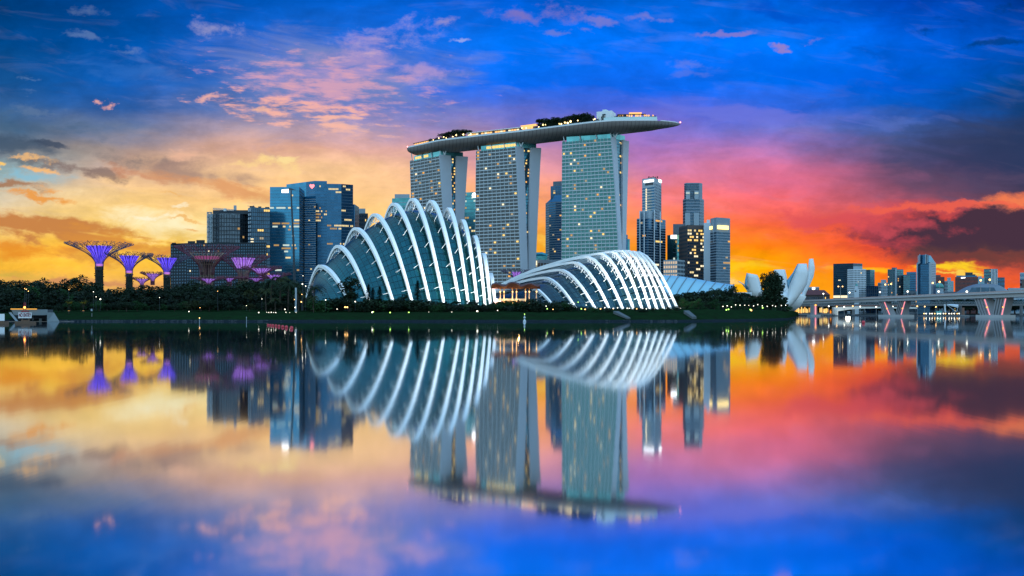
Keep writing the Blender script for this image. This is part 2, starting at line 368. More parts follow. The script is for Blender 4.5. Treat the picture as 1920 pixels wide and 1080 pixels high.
# rocks along the left bank as one sheet of riprap
mb = MB()
for i in range(420):
    px = random.uniform(110, 1270); D = 372.5+random.uniform(-1.5, 3); X, Y = xy(px, D); s = random.uniform(.15, .5)
    b = [(X+random.uniform(-1, 1)*s+dx*s, Y+dy*s, .05) for dx, dy in ((-1, -1), (1, -1), (1, 1), (-1, 1))]
    t = [(p[0]*.5+X*.5, p[1]*.5+Y*.5, .3+s*random.uniform(.3, .8)) for p in b]
    mb.hexa(b, t)
tag(mb.build('shore_rocks', mat('wet_rock', (.03, .04, .05), .9, 0, .5)), 'small grey rocks scattered along the waterline of the garden bank', 'rocks', None, 'stuff')
m_conc = mat('pale_concrete', (.34, .40, .44), .8)
m_path = mat('path_concrete', (.09, .11, .12), .9)
structure(MB().hexa([(*xy(1175, 378), .9), (*xy(1182, 378), .9), (*xy(1160, 396), 3.0), (*xy(1150, 396), 3.0)], [(*xy(1175, 378), 1.5), (*xy(1182, 378), 1.5), (*xy(1160, 396), 4.0), (*xy(1150, 396), 4.0)]).build('embankment_path', m_path))
structure(MB().hexa([(*xy(1298, 392), .9), (*xy(1306, 392), .9), (*xy(1292, 410), 3.0), (*xy(1282, 410), 3.0)], [(*xy(1298, 392), 1.8), (*xy(1306, 392), 1.8), (*xy(1292, 410), 4.3), (*xy(1282, 410), 4.3)]).build('embankment_steps', m_path))

# ------------------------------------------------------------------ building helper
def wallpt(P, z): return P(z) if callable(P) else P
def facade(par, PL, PR, z0, z1, nf, nb, mode, mt, lit=None, litmat=None, fh=.55, fw=.8, proud=.18, names=('window_row', 'lit_window', 'mullion'), th=.5, fin=.5, runs=(1, 1), fm=None):
    """mode 'rows': panes on a wall, one mesh per storey; mode 'slabs': storey slabs and fins in front of glass."""
    fl = (z1-z0)/nf
    for i in range(nf):
        za = z0+fl*i
        if mode == 'rows': zb, zc = za+fl*(1-fh)*.5, za+fl*(1+fh)*.5
        else: zb, zc = za-th*.5, za+th*.5
        mb = MB()
        def P(t, z, o):
            a = Vector(wallpt(PL, z)); b = Vector(wallpt(PR, z)); d = (b-a).normalized(); n = Vector((d.y, -d.x))
            q = a.lerp(b, t)+n*o; return (q.x, q.y, z)
        if mode == 'rows':
            mb.hexa([P(0, zb, proud), P(1, zb, proud), P(1, zb, -.1), P(0, zb, -.1)], [P(0, zc, proud), P(1, zc, proud), P(1, zc, -.1), P(0, zc, -.1)])
        else:
            mb.hexa([P(0, zb, proud), P(1, zb, proud), P(1, zb, -.1), P(0, zb, -.1)], [P(0, zc, proud), P(1, zc, proud), P(1, zc, -.1), P(0, zc, -.1)])
        mb.build(names[0], mt, par)
        if lit:
            j = 0
            while j < nb:
                p = lit(i/nf, j/nb) if callable(lit) else lit
                if random.random() < p:
                    k = random.randint(*runs); j2 = min(nb, j+k); l = MB()
                    lz0, lz1 = (za+fl*(1-fh)*.5, za+fl*(1+fh)*.5) if mode == 'rows' else (za+fl*.28, za+fl*.8)
                    o = proud+.06 if mode == 'rows' else .12
                    for q in range(j, j2):
                        t0 = (q+(1-fw)/2)/nb; t1 = (q+(1+fw)/2)/nb
                        l.hexa([P(t0, lz0, o), P(t1, lz0, o), P(t1, lz0, 0), P(t0, lz0, 0)], [P(t0, lz1, o), P(t1, lz1, o), P(t1, lz1, 0), P(t0, lz1, 0)])
                    lm = litmat if not isinstance(litmat, (list, tuple)) else random.choice(litmat)
                    l.build(names[1], lm, par); j = j2
                j += 1
    if mode == 'rows' and fw < .96 and nb > 1:
        a = Vector(wallpt(PL, z0)); b = Vector(wallpt(PR, z0)); d = (b-a).normalized(); n = Vector((d.y, -d.x)); h = (1-fw)/2/nb
        for j in range(nb+1):
            t0, t1 = max(0, j/nb-h), min(1, j/nb+h); p, q = a.lerp(b, t0), a.lerp(b, t1); o = proud+.05
            MB().hexa([(p.x+n.x*o, p.y+n.y*o, z0), (q.x+n.x*o, q.y+n.y*o, z0), (q.x, q.y, z0), (p.x, p.y, z0)], [(p.x+n.x*o, p.y+n.y*o, z1), (q.x+n.x*o, q.y+n.y*o, z1), (q.x, q.y, z1), (p.x, p.y, z1)]).build('pier', fm or m_slate, par)
    if mode == 'slabs' and fin:
        for j in range(nb+1):
            mb = MB(); K = 6
            for k in range(K):
                za, zb = z0+(z1-z0)*k/K, z0+(z1-z0)*(k+1)/K
                L = (Vector(wallpt(PR, za))-Vector(wallpt(PL, za))).length; h = fin/L/2; t = j/nb
                t0, t1 = max(0, t-h), min(1, t+h)
                mb.hexa([P(t0, za, proud*.8), P(t1, za, proud*.8), P(t1, za, -.1), P(t0, za, -.1)], [P(t0, zb, proud*.8), P(t1, zb, proud*.8), P(t1, zb, -.1), P(t0, zb, -.1)])
            mb.build(names[2], mt, par)

LW = [emit('warm_window_light', (1.0, .66, .20), 1.3), emit('amber_window_light', (1.0, .5, .13), 1.0), emit('pale_window_light', (1.0, .85, .55), 1.3), emit('dim_window_light', (1.0, .6, .25), .6), emit('curtained_window_light', (.9, .75, .5), .5)]
LWo = [emit('office_light', (1.0, .78, .38), 1.0), emit('office_cool_light', (.75, .9, .8), .85), emit('office_dim_light', (.9, .55, .2), .55)]

def building(name, label, cat, front, top, wall, zbase=4.6, depth=30, segs=None, parapet=None, group=None, body='wall', skew=0):
    """front: list of (px, distance) corners, left to right; top: height in px at the first corner"""
    zt = zof(top, front[0][1])
    t = thing(name, label, cat, (*xy((front[0][0]+front[-1][0])/2, front[0][1]), zbase), group)
    poly = [xy(*p) for p in front]
    L, Rr = poly[0], poly[-1]
    kb, ka = (Rr[1]+depth)/Rr[1], (L[1]+depth)/L[1]      # side walls taper along the sight lines, shaped to hide their orange reflections
    tw = (Rr[0]-L[0])*.02
    back = [(Rr[0]*kb-tw, Rr[1]*kb), (L[0]*ka+tw, L[1]*ka)]
    MB().prism(poly+back, zbase-1, zt).build(body, wall, t)
    for i, s in enumerate(segs or []):
        if not s: continue
        s = dict(s); s.setdefault('fm', wall); za = s.pop('za', None); zb = s.pop('zb', None)
        facade(t, poly[i], poly[i+1], zbase if za is None else zof(za, front[0][1]), zt-1.0 if zb is None else zof(zb, front[0][1]), **s)
    if parapet:
        c = (sum(p[0] for p in poly+back)/(len(poly)+2), sum(p[1] for p in poly+back)/(len(poly)+2))
        MB().prism([(c[0]+(p[0]-c[0])*.72, c[1]+(p[1]-c[1])*.72) for p in poly+back], zt, zt+parapet).build('plant_room', wall, t)
    t['_zt'] = zt
    return t, zt

random.seed(21)
g_blue = glass('blue_curtain_glass', (.035, .19, .32), .8, .16, .25)
g_deep = glass('deep_blue_glass', (.017, .09, .18), .8, .16, .3)
g_navy = glass('navy_glass', (.022, .065, .11), .7)
g_teal = glass('teal_glass', (.05, .22, .25), .8)
g_grey = glass('grey_glass', (.05, .08, .11), .6, .25, .7)
m_dk = mat('dark_cladding', (.035, .05, .065), .7)
m_slate = mat('slate_cladding', (.10, .14, .18), .7)
m_pale = mat('pale_cladding', (.32, .40, .46), .7)
m_mid = mat('mid_cladding', (.20, .27, .34), .6)
m_white = mat('white_cladding', (.60, .68, .74), .6)
m_darkest = mat('blackish_cladding', (.016, .026, .036), .8)  # near black cladding of the apartment block
m_brown = mat('brown_cladding', (.11, .085, .08), .7)
m_brick = mat('red_brick', (.20, .07, .06), .85)
m_line = mat('facade_edge', (.10, .17, .23), .5)

# --- left cluster
t, zt = building('apartment_block', 'low dark apartment block with stepped roof behind the tall pink steel trees', 'building', [(320, 1020), (350, 1010), (500, 1000)], 457, m_darkest, depth=35,
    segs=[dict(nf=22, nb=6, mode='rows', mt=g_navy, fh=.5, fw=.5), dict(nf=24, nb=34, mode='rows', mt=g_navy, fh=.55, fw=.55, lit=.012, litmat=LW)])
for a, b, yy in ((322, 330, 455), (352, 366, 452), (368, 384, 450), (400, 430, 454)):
    MB().prism([xy(a, 1012), xy(b, 1012), xy(b, 1035), xy(a, 1035)], zt-.5, zof(yy, 1012)).build('roof_block', m_darkest, t)
t, zt = building('office_block', 'unfinished dark office block with pale curved front and tower crane on its roof', 'building', [(391, 1180), (400, 1172), (425, 1166), (450, 1172), (466, 1185)], 402, g_grey, depth=40,
    segs=[dict(nf=24, nb=3, mode='slabs', mt=m_dk, th=.7, proud=.5)]+[dict(nf=24, nb=5, mode='slabs', mt=m_dk, th=1.0, proud=.5, lit=.01, litmat=LWo)]*2+[dict(nf=24, nb=4, mode='slabs', mt=m_dk, th=1.4, proud=.5, lit=.02, litmat=LWo)])
MB().prism([xy(399, 1176), xy(466, 1176), xy(466, 1200), xy(399, 1200)], zt, zof(394, 1176)).build('upper_storey', m_dk, t)
MB().prism([xy(438, 1178), xy(443.5, 1178), xy(443.5, 1190), xy(438, 1190)], zof(394, 1178), zof(385, 1178)).build('lift_shaft', m_pale, t)
mb = MB()
for k in range(20):
    z0 = 5+k*(zof(398, 1168)-5)/20; z1 = 5+(k+1)*(zof(398, 1168)-5)/20; X, Y = xy(388.5, 1164)
    for dx, dy in ((0, 0), (4.2, 0), (0, 4), (4.2, 4)): mb.bar((X+dx, Y+dy, z0), (X+dx, Y+dy, z1), .8)
    mb.bar((X, Y, z0), (X+4.2, Y, z1), .5); mb.bar((X+4.2, Y, z0), (X, Y, z1), .5); mb.box(X-.4, X+4.6, Y-.4, Y+4.4, z1-.5, z1)
mb.build('scaffold_tower', m_pale, t)
cr = thing('tower_crane', 'small tower crane lying low over the roof of the unfinished block', 'crane', at(424, 394, 1176))
mb = MB(); a = at(399, 392.5, 1170); b = at(438, 395, 1170); mb.bar(a, b, .5); mb.bar(a+Vector((0, 0, 1.6)), b+Vector((0, 0, 1.3)), .4)
for k in range(14): p = a.lerp(b, k/14); q = a.lerp(b, (k+.5)/14); mb.bar(p, q+Vector((0, 0, 1.5)), .3); mb.bar(q+Vector((0, 0, 1.5)), a.lerp(b, (k+1)/14), .3)
mb.build('jib', m_pale, cr); MB().box(*[v for v in (at(420, 0, 1170).x, at(424, 0, 1170).x)], 1168, 1172, zof(396, 1170), zof(391, 1170)).build('cab', m_white, cr)
t, zt = building('office_block', 'dark office block with a bright ladder of lights up its corner, beside the blue towers', 'building', [(465, 1160), (471, 1152), (506, 1160)], 390, g_navy, depth=40,
    segs=[dict(nf=26, nb=2, mode='rows', mt=m_pale, fh=.6, fw=.7), dict(nf=26, nb=9, mode='slabs', mt=m_dk, th=.8, fin=.3, proud=.4, lit=lambda v, u: .22 if .30 < v < .42 else .03, litmat=LW, runs=(2, 6))], body='glass_wall')
for a, b, yy in ((468, 477, 386), (484, 490, 387), (497, 505, 388)): MB().prism([xy(a, 1162), xy(b, 1162), xy(b, 1180), xy(a, 1180)], zt, zof(yy, 1162)).build('plant_room', m_dk, t)
for yy in (447, 452, 458): MB().box(at(470, 0, 1150).x, at(475, 0, 1150).x, 1150, 1151, zof(yy+2, 1150), zof(yy, 1150)).build('site_lamp', LW[2], t)
mb = MB().bar(at(464, 386, 1166), at(479, 388.5, 1166), .6).bar(at(475, 390, 1166), at(475, 385, 1166), .7); tag(mb.build('tower_crane', m_pale), 'tiny crane jib on the roof of the dark office block beside the blue towers', 'crane')

offices = lambda p, r=(2, 6): dict(lit=p, litmat=LWo, runs=r)
def strips(v, u): return .17 if int(v*40) in (7, 13, 20, 21, 27, 28, 33) else .015
t, zt = building('glass_tower', 'leftmost blue glass office tower with a flat mirrored front', 'office tower', [(506, 1196.5), (545, 1196), (561, 1196), (571, 1240)], 350.5, g_blue, depth=45, body='glass_wall',
    segs=[dict(nf=40, nb=16, mode='slabs', mt=m_line, th=.35, fin=.0, proud=.12, lit=strips, litmat=LWo, runs=(2, 7), fw=.95), dict(nf=40, nb=7, mode='slabs', mt=m_line, th=.35, fin=.0, proud=.12, lit=strips, litmat=LWo, runs=(2, 5), fw=.95), dict(nf=40, nb=3, mode='slabs', mt=m_dk, th=1.0, fin=0, proud=.2)])
t, zt = building('glass_tower', 'blue glass tower whose slanted crown rises behind the leftmost glass tower', 'office tower', [(537, 1330), (574, 1310)], 346.5, g_blue, depth=50, body='glass_wall', segs=[dict(nf=42, nb=10, mode='slabs', mt=m_line, th=.35, fin=0, proud=.12, lit=.01, litmat=LWo)])
zc = zof(341, 1310); MB().hexa([(*xy(537, 1330), zt), (*xy(574, 1310), zt), (*xy(574, 1360), zt), (*xy(537, 1380), zt)], [(*xy(537, 1330), zt+.5), (*xy(574, 1310), zc), (*xy(574, 1360), zc), (*xy(537, 1380), zt+.5)]).build('slanted_crown', g_blue, t)
t, zt = building('glass_tower', 'dark blue glass tower with a small red lit emblem near its roof', 'office tower', [(574, 1300), (590, 1290), (613, 1292)], 341, g_deep, depth=50, body='glass_wall',
    segs=[dict(nf=42, nb=5, mode='slabs', mt=m_line, th=.3, fin=0, proud=.12), dict(nf=42, nb=8, mode='slabs', mt=m_line, th=.3, fin=0, proud=.12, lit=lambda v, u: .4 if .68 < v < .8 else .03, litmat=LWo, runs=(1, 4))])
X, Y, Z = at(585, 349, 1288)
mb = MB(); hp = [(0, -3.4), (2.8, -.6), (3.2, 1.4), (1.8, 2.6), (0, 1.6), (-1.8, 2.6), (-3.2, 1.4), (-2.8, -.6)]
mb.hexa([(X+a, Y-.8, Z+b) for a, b in hp], [(X+a, Y, Z+b) for a, b in hp]); mb.build('lit_emblem', emit('red_emblem_light', (1, .22, .25), 2.4), t)
t, zt = building('glass_tower', 'broad dark blue glass tower, rightmost of the blue cluster, striped with lit floors', 'office tower', [(613, 1270), (640, 1272), (662, 1280)], 344.5, g_deep, depth=50, body='glass_wall',
    segs=[dict(nf=42, nb=10, mode='slabs', mt=m_line, th=.3, fin=0, proud=.12, lit=lambda v, u: .45 if int(v*42) in (28, 27, 22, 14, 11, 12, 8) else .02, litmat=[LWo[0], LWo[0], LWo[2]], runs=(3, 8)), dict(nf=42, nb=8, mode='slabs', mt=m_line, th=.3, fin=0, proud=.12, lit=lambda v, u: .5 if int(v*42) in (28, 22, 19, 12, 13) else .02, litmat=LWo[0], runs=(2, 6))])
X0, Y0 = xy(662, 1290); X1, _ = xy(666.5, 1290); MB().box(X0, X1, 1284, 1320, 4, zof(384, 1290)).build('side_wing', g_deep, t)
t, zt = building('office_block', 'lower blue office block with fine horizontal louvres in front of the dark blue towers', 'building', [(571, 1235), (592, 1230)], 368.5, g_blue, depth=40, body='glass_wall', segs=[dict(nf=52, nb=6, mode='slabs', mt=m_pale, th=.9, fin=0, proud=.3, lit=.02, litmat=LWo)])
t, zt = building('office_block', 'small dark block with white roof boxes right of the blue glass towers', 'building', [(666, 1420), (690, 1420)], 400, m_dk, depth=30, segs=[dict(nf=24, nb=8, mode='rows', mt=g_navy, fh=.5, fw=.6, lit=.03, litmat=LW)])
MB().prism([xy(667, 1422), xy(685, 1422), xy(685, 1440), xy(667, 1440)], zt, zof(391, 1422)).build('plant_room', m_pale, t)
t, zt = building('office_block', 'teal glass block peeping out above the arched greenhouse beside the left hotel tower', 'building', [(735, 1500), (775, 1490)], 372, g_teal, depth=30, body='glass_wall', segs=[dict(nf=30, nb=8, mode='slabs', mt=m_pale, th=1, fin=0, proud=.3)])
MB().prism([xy(740, 1500), xy(768, 1500), xy(768, 1520), xy(740, 1520)], zt, zof(364, 1500)).build('plant_room', m_pale, t)
t, zt = building('office_tower', 'slim teal office tower with a round white light, between the left and middle hotel towers', 'office tower', [(867, 1460), (900, 1450)], 361, g_teal, depth=30, body='glass_wall', segs=[dict(nf=36, nb=8, mode='slabs', mt=m_line, th=.5, fin=0, proud=.3, lit=.16, litmat=LWo, runs=(1, 2))])
MB().ball(at(889.5, 366, 1446), 3.6).build('round_lamp', emit('beacon_light', (1, .92, .95), 4), t)
t, zt = building('office_tower', 'dark rounded office tower stepped at the top, left of the right hotel tower', 'office tower', [(1023, 1420), (1030, 1408), (1042, 1400), (1060, 1398)], 381, m_slate, depth=40,
    segs=[dict(nf=46, nb=3, mode='rows', mt=g_deep, fh=.55, fw=1), dict(nf=46, nb=4, mode='rows', mt=g_deep, fh=.55, fw=1, lit=.03, litmat=LW), dict(nf=46, nb=5, mode='rows', mt=g_deep, fh=.55, fw=1, lit=.05, litmat=LW)])
MB().hexa([(*xy(1024, 1420), zt), (*xy(1060, 1398), zt), (*xy(1060, 1430), zt), (*xy(1024, 1440), zt)], [(*xy(1039, 1415), zof(366, 1410)), (*xy(1060, 1403), zof(366, 1410)), (*xy(1060, 1425), zof(366, 1410)), (*xy(1039, 1430), zof(366, 1410))]).build('sloped_shoulder', g_deep, t)
a = MB().prism([xy(1032.5, 1416), xy(1060, 1410), xy(1060, 1436), xy(1032.5, 1436)], zof(372, 1410), zof(348, 1410)).build('upper_tower', g_navy, t)
MB().prism([xy(1037, 1418), xy(1056, 1412), xy(1056, 1434), xy(1037, 1434)], zof(348, 1410), zof(339, 1410)).build('crown', m_slate, t)
facade(t, xy(1032.5, 1416), xy(1060, 1410), zof(374, 1410), zof(348, 1410), 7, 6, 'rows', g_deep, lit=.1, litmat=LW)
t, zt = building('low_building', 'low green roofed hall seen between the middle and right hotel towers', 'building', [(1002, 1300), (1026, 1300)], 480, g_teal, depth=40, body='wall')
MB().tube([at(1001, 480, 1305), at(1007, 477, 1305), at(1016, 476.5, 1305), at(1026, 480, 1305)], 3, 6).build('curved_roof', g_teal, t)
t, zt = building('low_building', 'long low building with warm lit ends behind the wide ribbed greenhouse', 'building', [(990, 1150), (1060, 1150)], 487, m_pale, depth=30, segs=[dict(nf=6, nb=12, mode='rows', mt=m_brown, fh=.45, fw=.8, lit=.1, litmat=LW)])
MB().box(at(1000, 0, 1148).x, at(1007, 0, 1148).x, 1147, 1149, zof(497, 1148), zof(489, 1148)).build('lit_sign', LW[2], t)
t, zt = building('office_block', 'narrow dark block tucked behind the right hotel tower', 'building', [(1168, 1500), (1177, 1500)], 440, g_deep, depth=30, body='glass_wall', segs=[dict(nf=24, nb=3, mode='slabs', mt=m_line, th=.6, fin=0)])
MB().prism([xy(1177, 1505), xy(1181, 1505), xy(1181, 1525), xy(1177, 1525)], 4, zof(448, 1505)).build('side_wing', g_teal, t)

# --- business district right of the hotel
t, zt = building('skyscraper', 'tallest slim pale skyscraper with a long white lit sign at its flat top', 'skyscraper', [(1204, 1620), (1227, 1600), (1240, 1640)], 336, m_pale, depth=45,
    segs=[dict(nf=44, nb=1, mode='rows', mt=g_deep, fh=.5, fw=.45, lit=.0, zb=352), dict(nf=44, nb=5, mode='rows', mt=g_deep, fh=.5, fw=.5, zb=345)])
MB().prism([xy(1205, 1622), xy(1227, 1603), xy(1238, 1640), xy(1215, 1650)], zt, zof(333.5, 1610)).build('roof_rim', m_slate, t)
for i in range(5): MB().box(at(1216+i*4, 0, 1612).x, at(1218+i*4, 0, 1612).x, 1612, 1616, zof(333.5, 1612), zof(330.5+(i % 2), 1612)).build('roof_unit', m_brick, t)
for i in range(13): MB().box(at(1211, 0, 1606).x, at(1212.8, 0, 1606).x, 1604, 1610, zof(354+i*3.3+1.6, 1606), zof(354+i*3.3, 1606)).build('lit_window', LW[2], t)
def patch(par, name, px0, px1, D0, D1, y0, y1, mt, o=1.2):
    a = Vector(xy(px0, D0)); b = Vector(xy(px1, D1)); d = (b-a).normalized(); n = Vector((d.y, -d.x))*o
    za, zb = zof(y1, (D0+D1)/2), zof(y0, (D0+D1)/2)
    return MB().hexa([(a.x+n.x, a.y+n.y, za), (b.x+n.x, b.y+n.y, za), (b.x, b.y, za), (a.x, a.y, za)], [(a.x+n.x, a.y+n.y, zb), (b.x+n.x, b.y+n.y, zb), (b.x, b.y, zb), (a.x, a.y, zb)]).build(name, mt, par)
SW = emit('white_sign_light', (.95, .97, 1), 3.2); SY = emit('yellow_sign_light', (1, .72, .25), 2.6)
patch(t, 'lit_sign', 1208, 1226, 1616.5, 1601, 337.5, 341.5, SW); patch(t, 'lit_sign', 1235, 1239.5, 1625, 1638, 337, 342, SW); patch(t, 'dark_panel', 1210, 1225, 1615, 1602, 343, 347, m_dk, .6)  # the last patch is a flat dark panel below the sign
t, zt = building('skyscraper', 'blue office tower with white piers and wide shoulders, before the tallest slim skyscraper', 'skyscraper', [(1194, 1510), (1216, 1495), (1248, 1530)], 410, m_mid, depth=40,
    segs=[dict(nf=36, nb=4, mode='rows', mt=g_deep, fh=.62, fw=.97, lit=.02, litmat=LW, runs=(1, 1)), dict(nf=36, nb=5, mode='rows', mt=g_deep, fh=.62, fw=.97, lit=.06, litmat=LW, runs=(1, 2))])
MB().prism([xy(1200, 1508), xy(1216, 1498), xy(1227, 1508), xy(1227, 1540), xy(1200, 1540)], zt, zof(395, 1500)).build('upper_block', m_pale, t)
for px, D, yy in ((1200, 1503, 395), (1208, 1497, 395), (1227, 1503.5, 394), (1238, 1514.5, 397)): MB().prism([xy(px-1, D-1.5), xy(px+.8, D-1.5), xy(px+.8, D+6), xy(px-1, D+6)], 4, zof(yy, D)).build('pier', m_white, t)
t, zt = building('office_tower', 'teal glass office tower carrying two round white lamps on its roof edge', 'office tower', [(1251, 1560), (1262, 1550), (1290, 1560)], 441, g_teal, depth=35, body='glass_wall',
    segs=[None, dict(nf=18, nb=7, mode='slabs', mt=m_line, th=.7, fin=0, proud=.3, lit=.12, litmat=LWo, runs=(1, 3))])
MB().prism([xy(1262, 1566), xy(1284, 1566), xy(1284, 1590), xy(1262, 1590)], zt, zof(420, 1566)).build('upper_block', m_slate, t)
patch(t, 'round_sign', 1258, 1269, 1552, 1550, 441, 447.5, SW, 3); patch(t, 'round_sign', 1274.5, 1280, 1551, 1552, 437, 448, emit('peach_sign_light', (1, .72, .5), 3), 3)
t, zt = building('office_block', 'low pale block with glowing windows at the foot of the teal tower', 'building', [(1244, 1400), (1270, 1390), (1284, 1410)], 487.5, m_pale, depth=30,
    segs=[dict(nf=12, nb=6, mode='rows', mt=emit('peach_room_light', (.95, .72, .5), .75), fh=.6, fw=.7), dict(nf=12, nb=5, mode='rows', mt=g_grey, fh=.6, fw=.8)])
t, zt = building('skyscraper', 'tall octagonal grey blue skyscraper stepping out below its crown', 'skyscraper', [(1280.5, 1640), (1286, 1628), (1312, 1628), (1320, 1640)], 374, m_mid, depth=40,
    segs=[dict(nf=38, nb=2, mode='rows', mt=g_navy, fh=.5, fw=1), dict(nf=38, nb=6, mode='rows', mt=g_navy, fh=.5, fw=1), dict(nf=38, nb=2, mode='rows', mt=g_navy, fh=.5, fw=1)])
MB().prism([xy(1283, 1638), xy(1287.5, 1630), xy(1311, 1630), xy(1317, 1638), xy(1317, 1665), xy(1283, 1665)], zt, zof(343, 1632)).build('crown', m_mid, t)
facade(t, xy(1283, 1637.5), xy(1287.5, 1629.5), zt, zof(344, 1632), 9, 1, 'rows', g_navy); facade(t, xy(1287.5, 1629.5), xy(1311, 1629.5), zt, zof(344, 1632), 9, 3, 'rows', g_navy, fw=1)
for a, b in ((1286, 1293.5), (1302, 1310)):
    patch(t, 'stone_panel', a, b, 1626.8, 1626.8, 358, 374, m_pale, 1.3); patch(t, 'stone_panel', a-1.5, b+.5, 1626.8, 1626.8, 399, 424, m_pale, 1.3); patch(t, 'lit_window', a+.5, b-.5, 1625, 1625, 361, 363, LWo[1], 1)
t, zt = building('office_tower', 'brown office tower with rows of golden windows', 'office tower', [(1273, 1520), (1289, 1480), (1321, 1490)], 426, m_brown, depth=30,
    segs=[dict(nf=22, nb=4, mode='rows', mt=m_dk, fh=.5, fw=1), dict(nf=26, nb=8, mode='rows', mt=g_navy, fh=.55, fw=.85, zb=433, lit=lambda v, u: .75 if v > .82 else .22, litmat=[LW[2], LW[0], LWo[0]], runs=(1, 2))])
t, zt = building('concrete_tower', 'blank white windowless slab tower between the brown and the striped towers', 'tower', [(1319.5, 1470), (1333, 1465)], 418, m_white, depth=20)
MB().prism([xy(1325, 1470), xy(1331, 1470), xy(1331, 1480), xy(1325, 1480)], zt, zof(412, 1470)).build('lift_shaft', m_white, t)
t, zt = building('office_tower', 'dark office tower with pale stripes and a long yellow lit sign at the top', 'office tower', [(1332, 1420), (1343, 1400), (1369, 1415)], 410, m_mid, depth=30,
    segs=[dict(nf=30, nb=1, mode='rows', mt=g_navy, fh=.6, fw=1, zb=436), dict(nf=30, nb=6, mode='rows', mt=g_navy, fh=.6, fw=1, zb=436, lit=lambda v, u: .5 if int(v*30) == 16 else .03, litmat=LW, runs=(1, 4))])
patch(t, 'lit_sign', 1345, 1365, 1401, 1412, 423, 430, SY, 1.6); patch(t, 'lit_sign', 1332, 1336, 1420, 1412, 424.5, 430, SY, 1.6)
mb = MB(); mb.hexa([(*xy(1337.5, 1409), zof(455, 1410)), (*xy(1349, 1403), zof(455, 1410)), (*xy(1349, 1406), zof(455, 1410)), (*xy(1337.5, 1412), zof(455, 1410))], [(*xy(1336, 1410), zof(412, 1410)), (*xy(1338, 1409), zof(412, 1410)), (*xy(1338, 1412), zof(412, 1410)), (*xy(1336, 1413), zof(412, 1410))]); mb.build('slanted_glass_wedge', m_pale, t)

# ------------------------------------------------------------------ the three tower hotel
m_frame = mat('hotel_frame', (.50, .56, .60), .6); m_blade = mat('hotel_blade_wall', (.44, .50, .58), .6, 0, .08, .02)
m_hull = mat('hull_metal', (.23, .235, .25), .45, .3, .12, .05)
g_hot = glass('hotel_dark_glass', (.035, .045, .052), .5, .2); g_hotT = glass('hotel_teal_glass', (.035, .145, .145), .6, .2, .35)
g_link = glass('link_glass', (.03, .14, .2), .75); g_crown = glass('crown_glass', (.10, .35, .37), .7)
def edge(pt, pb, zt):
    a = Vector(xy(*pt)); b = Vector(xy(*pb))
    def f(z):
        t = max(0, min(1, 1-z/zt))**.85; q = a.lerp(b, t); return (q.x, q.y)
    return f
def hotel(label, FL, FRt, BR, QR, XR, nb, panes, gmat, litp):
    zt = 185.6
    t = thing('hotel_tower', label, 'hotel tower', (*xy(FRt[0][0], FRt[0][1]), 5), 'three splayed hotel towers')
    e = {k: edge(v[0], v[1], zt) for k, v in dict(FL=FL, FR=FRt, BR=BR, QR=QR, XR=XR).items()}
    def slab(f_l, f_r, b_r, name, mt, z1, inset=0):
        mb = MB(); K = 10
        rings = []
        for k in range(K+1):
            z = z1*k/K; a, b, c = Vector(f_l(z)), Vector(f_r(z)), Vector(b_r(z)); d = a+(c-b)
            rings.append([(p.x, p.y, z) for p in (a, b, c, d)])
        for r0, r1 in zip(rings, rings[1:]): mb.hexa(r0, r1)
        # drop inner caps: build a clean skin instead
        mb = MB()
        for r in rings: mb.v += r
        for k in range(K):
            for j in range(4): j2 = (j+1) % 4; mb.f.append((k*4+j, k*4+j2, k*4+4+j2, k*4+4+j))
        mb.f.append((3, 2, 1, 0)); mb.f.append((K*4, K*4+1, K*4+2, K*4+3))
        return mb.build(name, mt, t)
    # the glazed body sits a hand's breadth inside the end walls
    def mixf(f, g_, w): return lambda z: tuple(Vector(f(z)).lerp(Vector(g_(z)), w))
    slab(e['FL'], mixf(e['FL'], e['FR'], .985), mixf(mixf(e['FL'], e['FR'], .985), lambda z: tuple(Vector(e['BR'](z))-Vector(e['FR'](z))+Vector(mixf(e['FL'], e['FR'], .985)(z))), .98), 'glass_body', gmat, zt-1.2)
    # end wall of the front leg
    slab(mixf(e['FL'], e['FR'], .985), e['FR'], e['BR'], 'end_wall', m_blade, zt+.4)
    slab(lambda z: tuple(Vector(e['FL'](z))), mixf(e['FL'], e['FR'], .012), lambda z: tuple(Vector(mixf(e['FL'], e['FR'], .012)(z))+Vector(e['BR'](z))-Vector(e['FR'](z))), 'end_wall', m_frame, zt+.4)
    # rear leg
    off = lambda f: (lambda z: tuple(Vector(f(z))-(Vector(e['FR'](z))-Vector(e['FL'](z)))*.97))
    slab(off(e['QR']), e['QR'], e['XR'], 'rear_leg', m_blade, zt+.2)
    # glazed link between the legs
    sh = lambda f: (lambda z: tuple(Vector(f(z))-(Vector(e['FR'](z))-Vector(e['FL'](z))).normalized()*2.0))
    o2 = lambda f: (lambda z: tuple(Vector(f(z))-(Vector(e['FR'](z))-Vector(e['FL'](z)))*.9))
    slab(o2(e['BR']), sh(e['BR']), sh(e['QR']), 'glass_link', g_link, zt-1)
    facade(t, sh(e['BR']), sh(e['QR']), 60, zt-2, 36, 3, 'slabs', m_dk, lit=lambda v, u: .33 if v > .75 else .16, litmat=LW[:2], th=.5, fin=0, proud=.25)
    # storeys: slabs, bay fins, panes that are lit
    N_ = 47
    facade(t, e['FL'], mixf(e['FL'], e['FR'], .985), 8, zt-.5, N_, nb, 'slabs', m_frame, lit=litp, litmat=LW, th=1.0, fin=.38, proud=.7, names=('balcony_slab', 'lit_window', 'bay_fin'), fw=.5)
    return t, e, zt
random.seed(8)
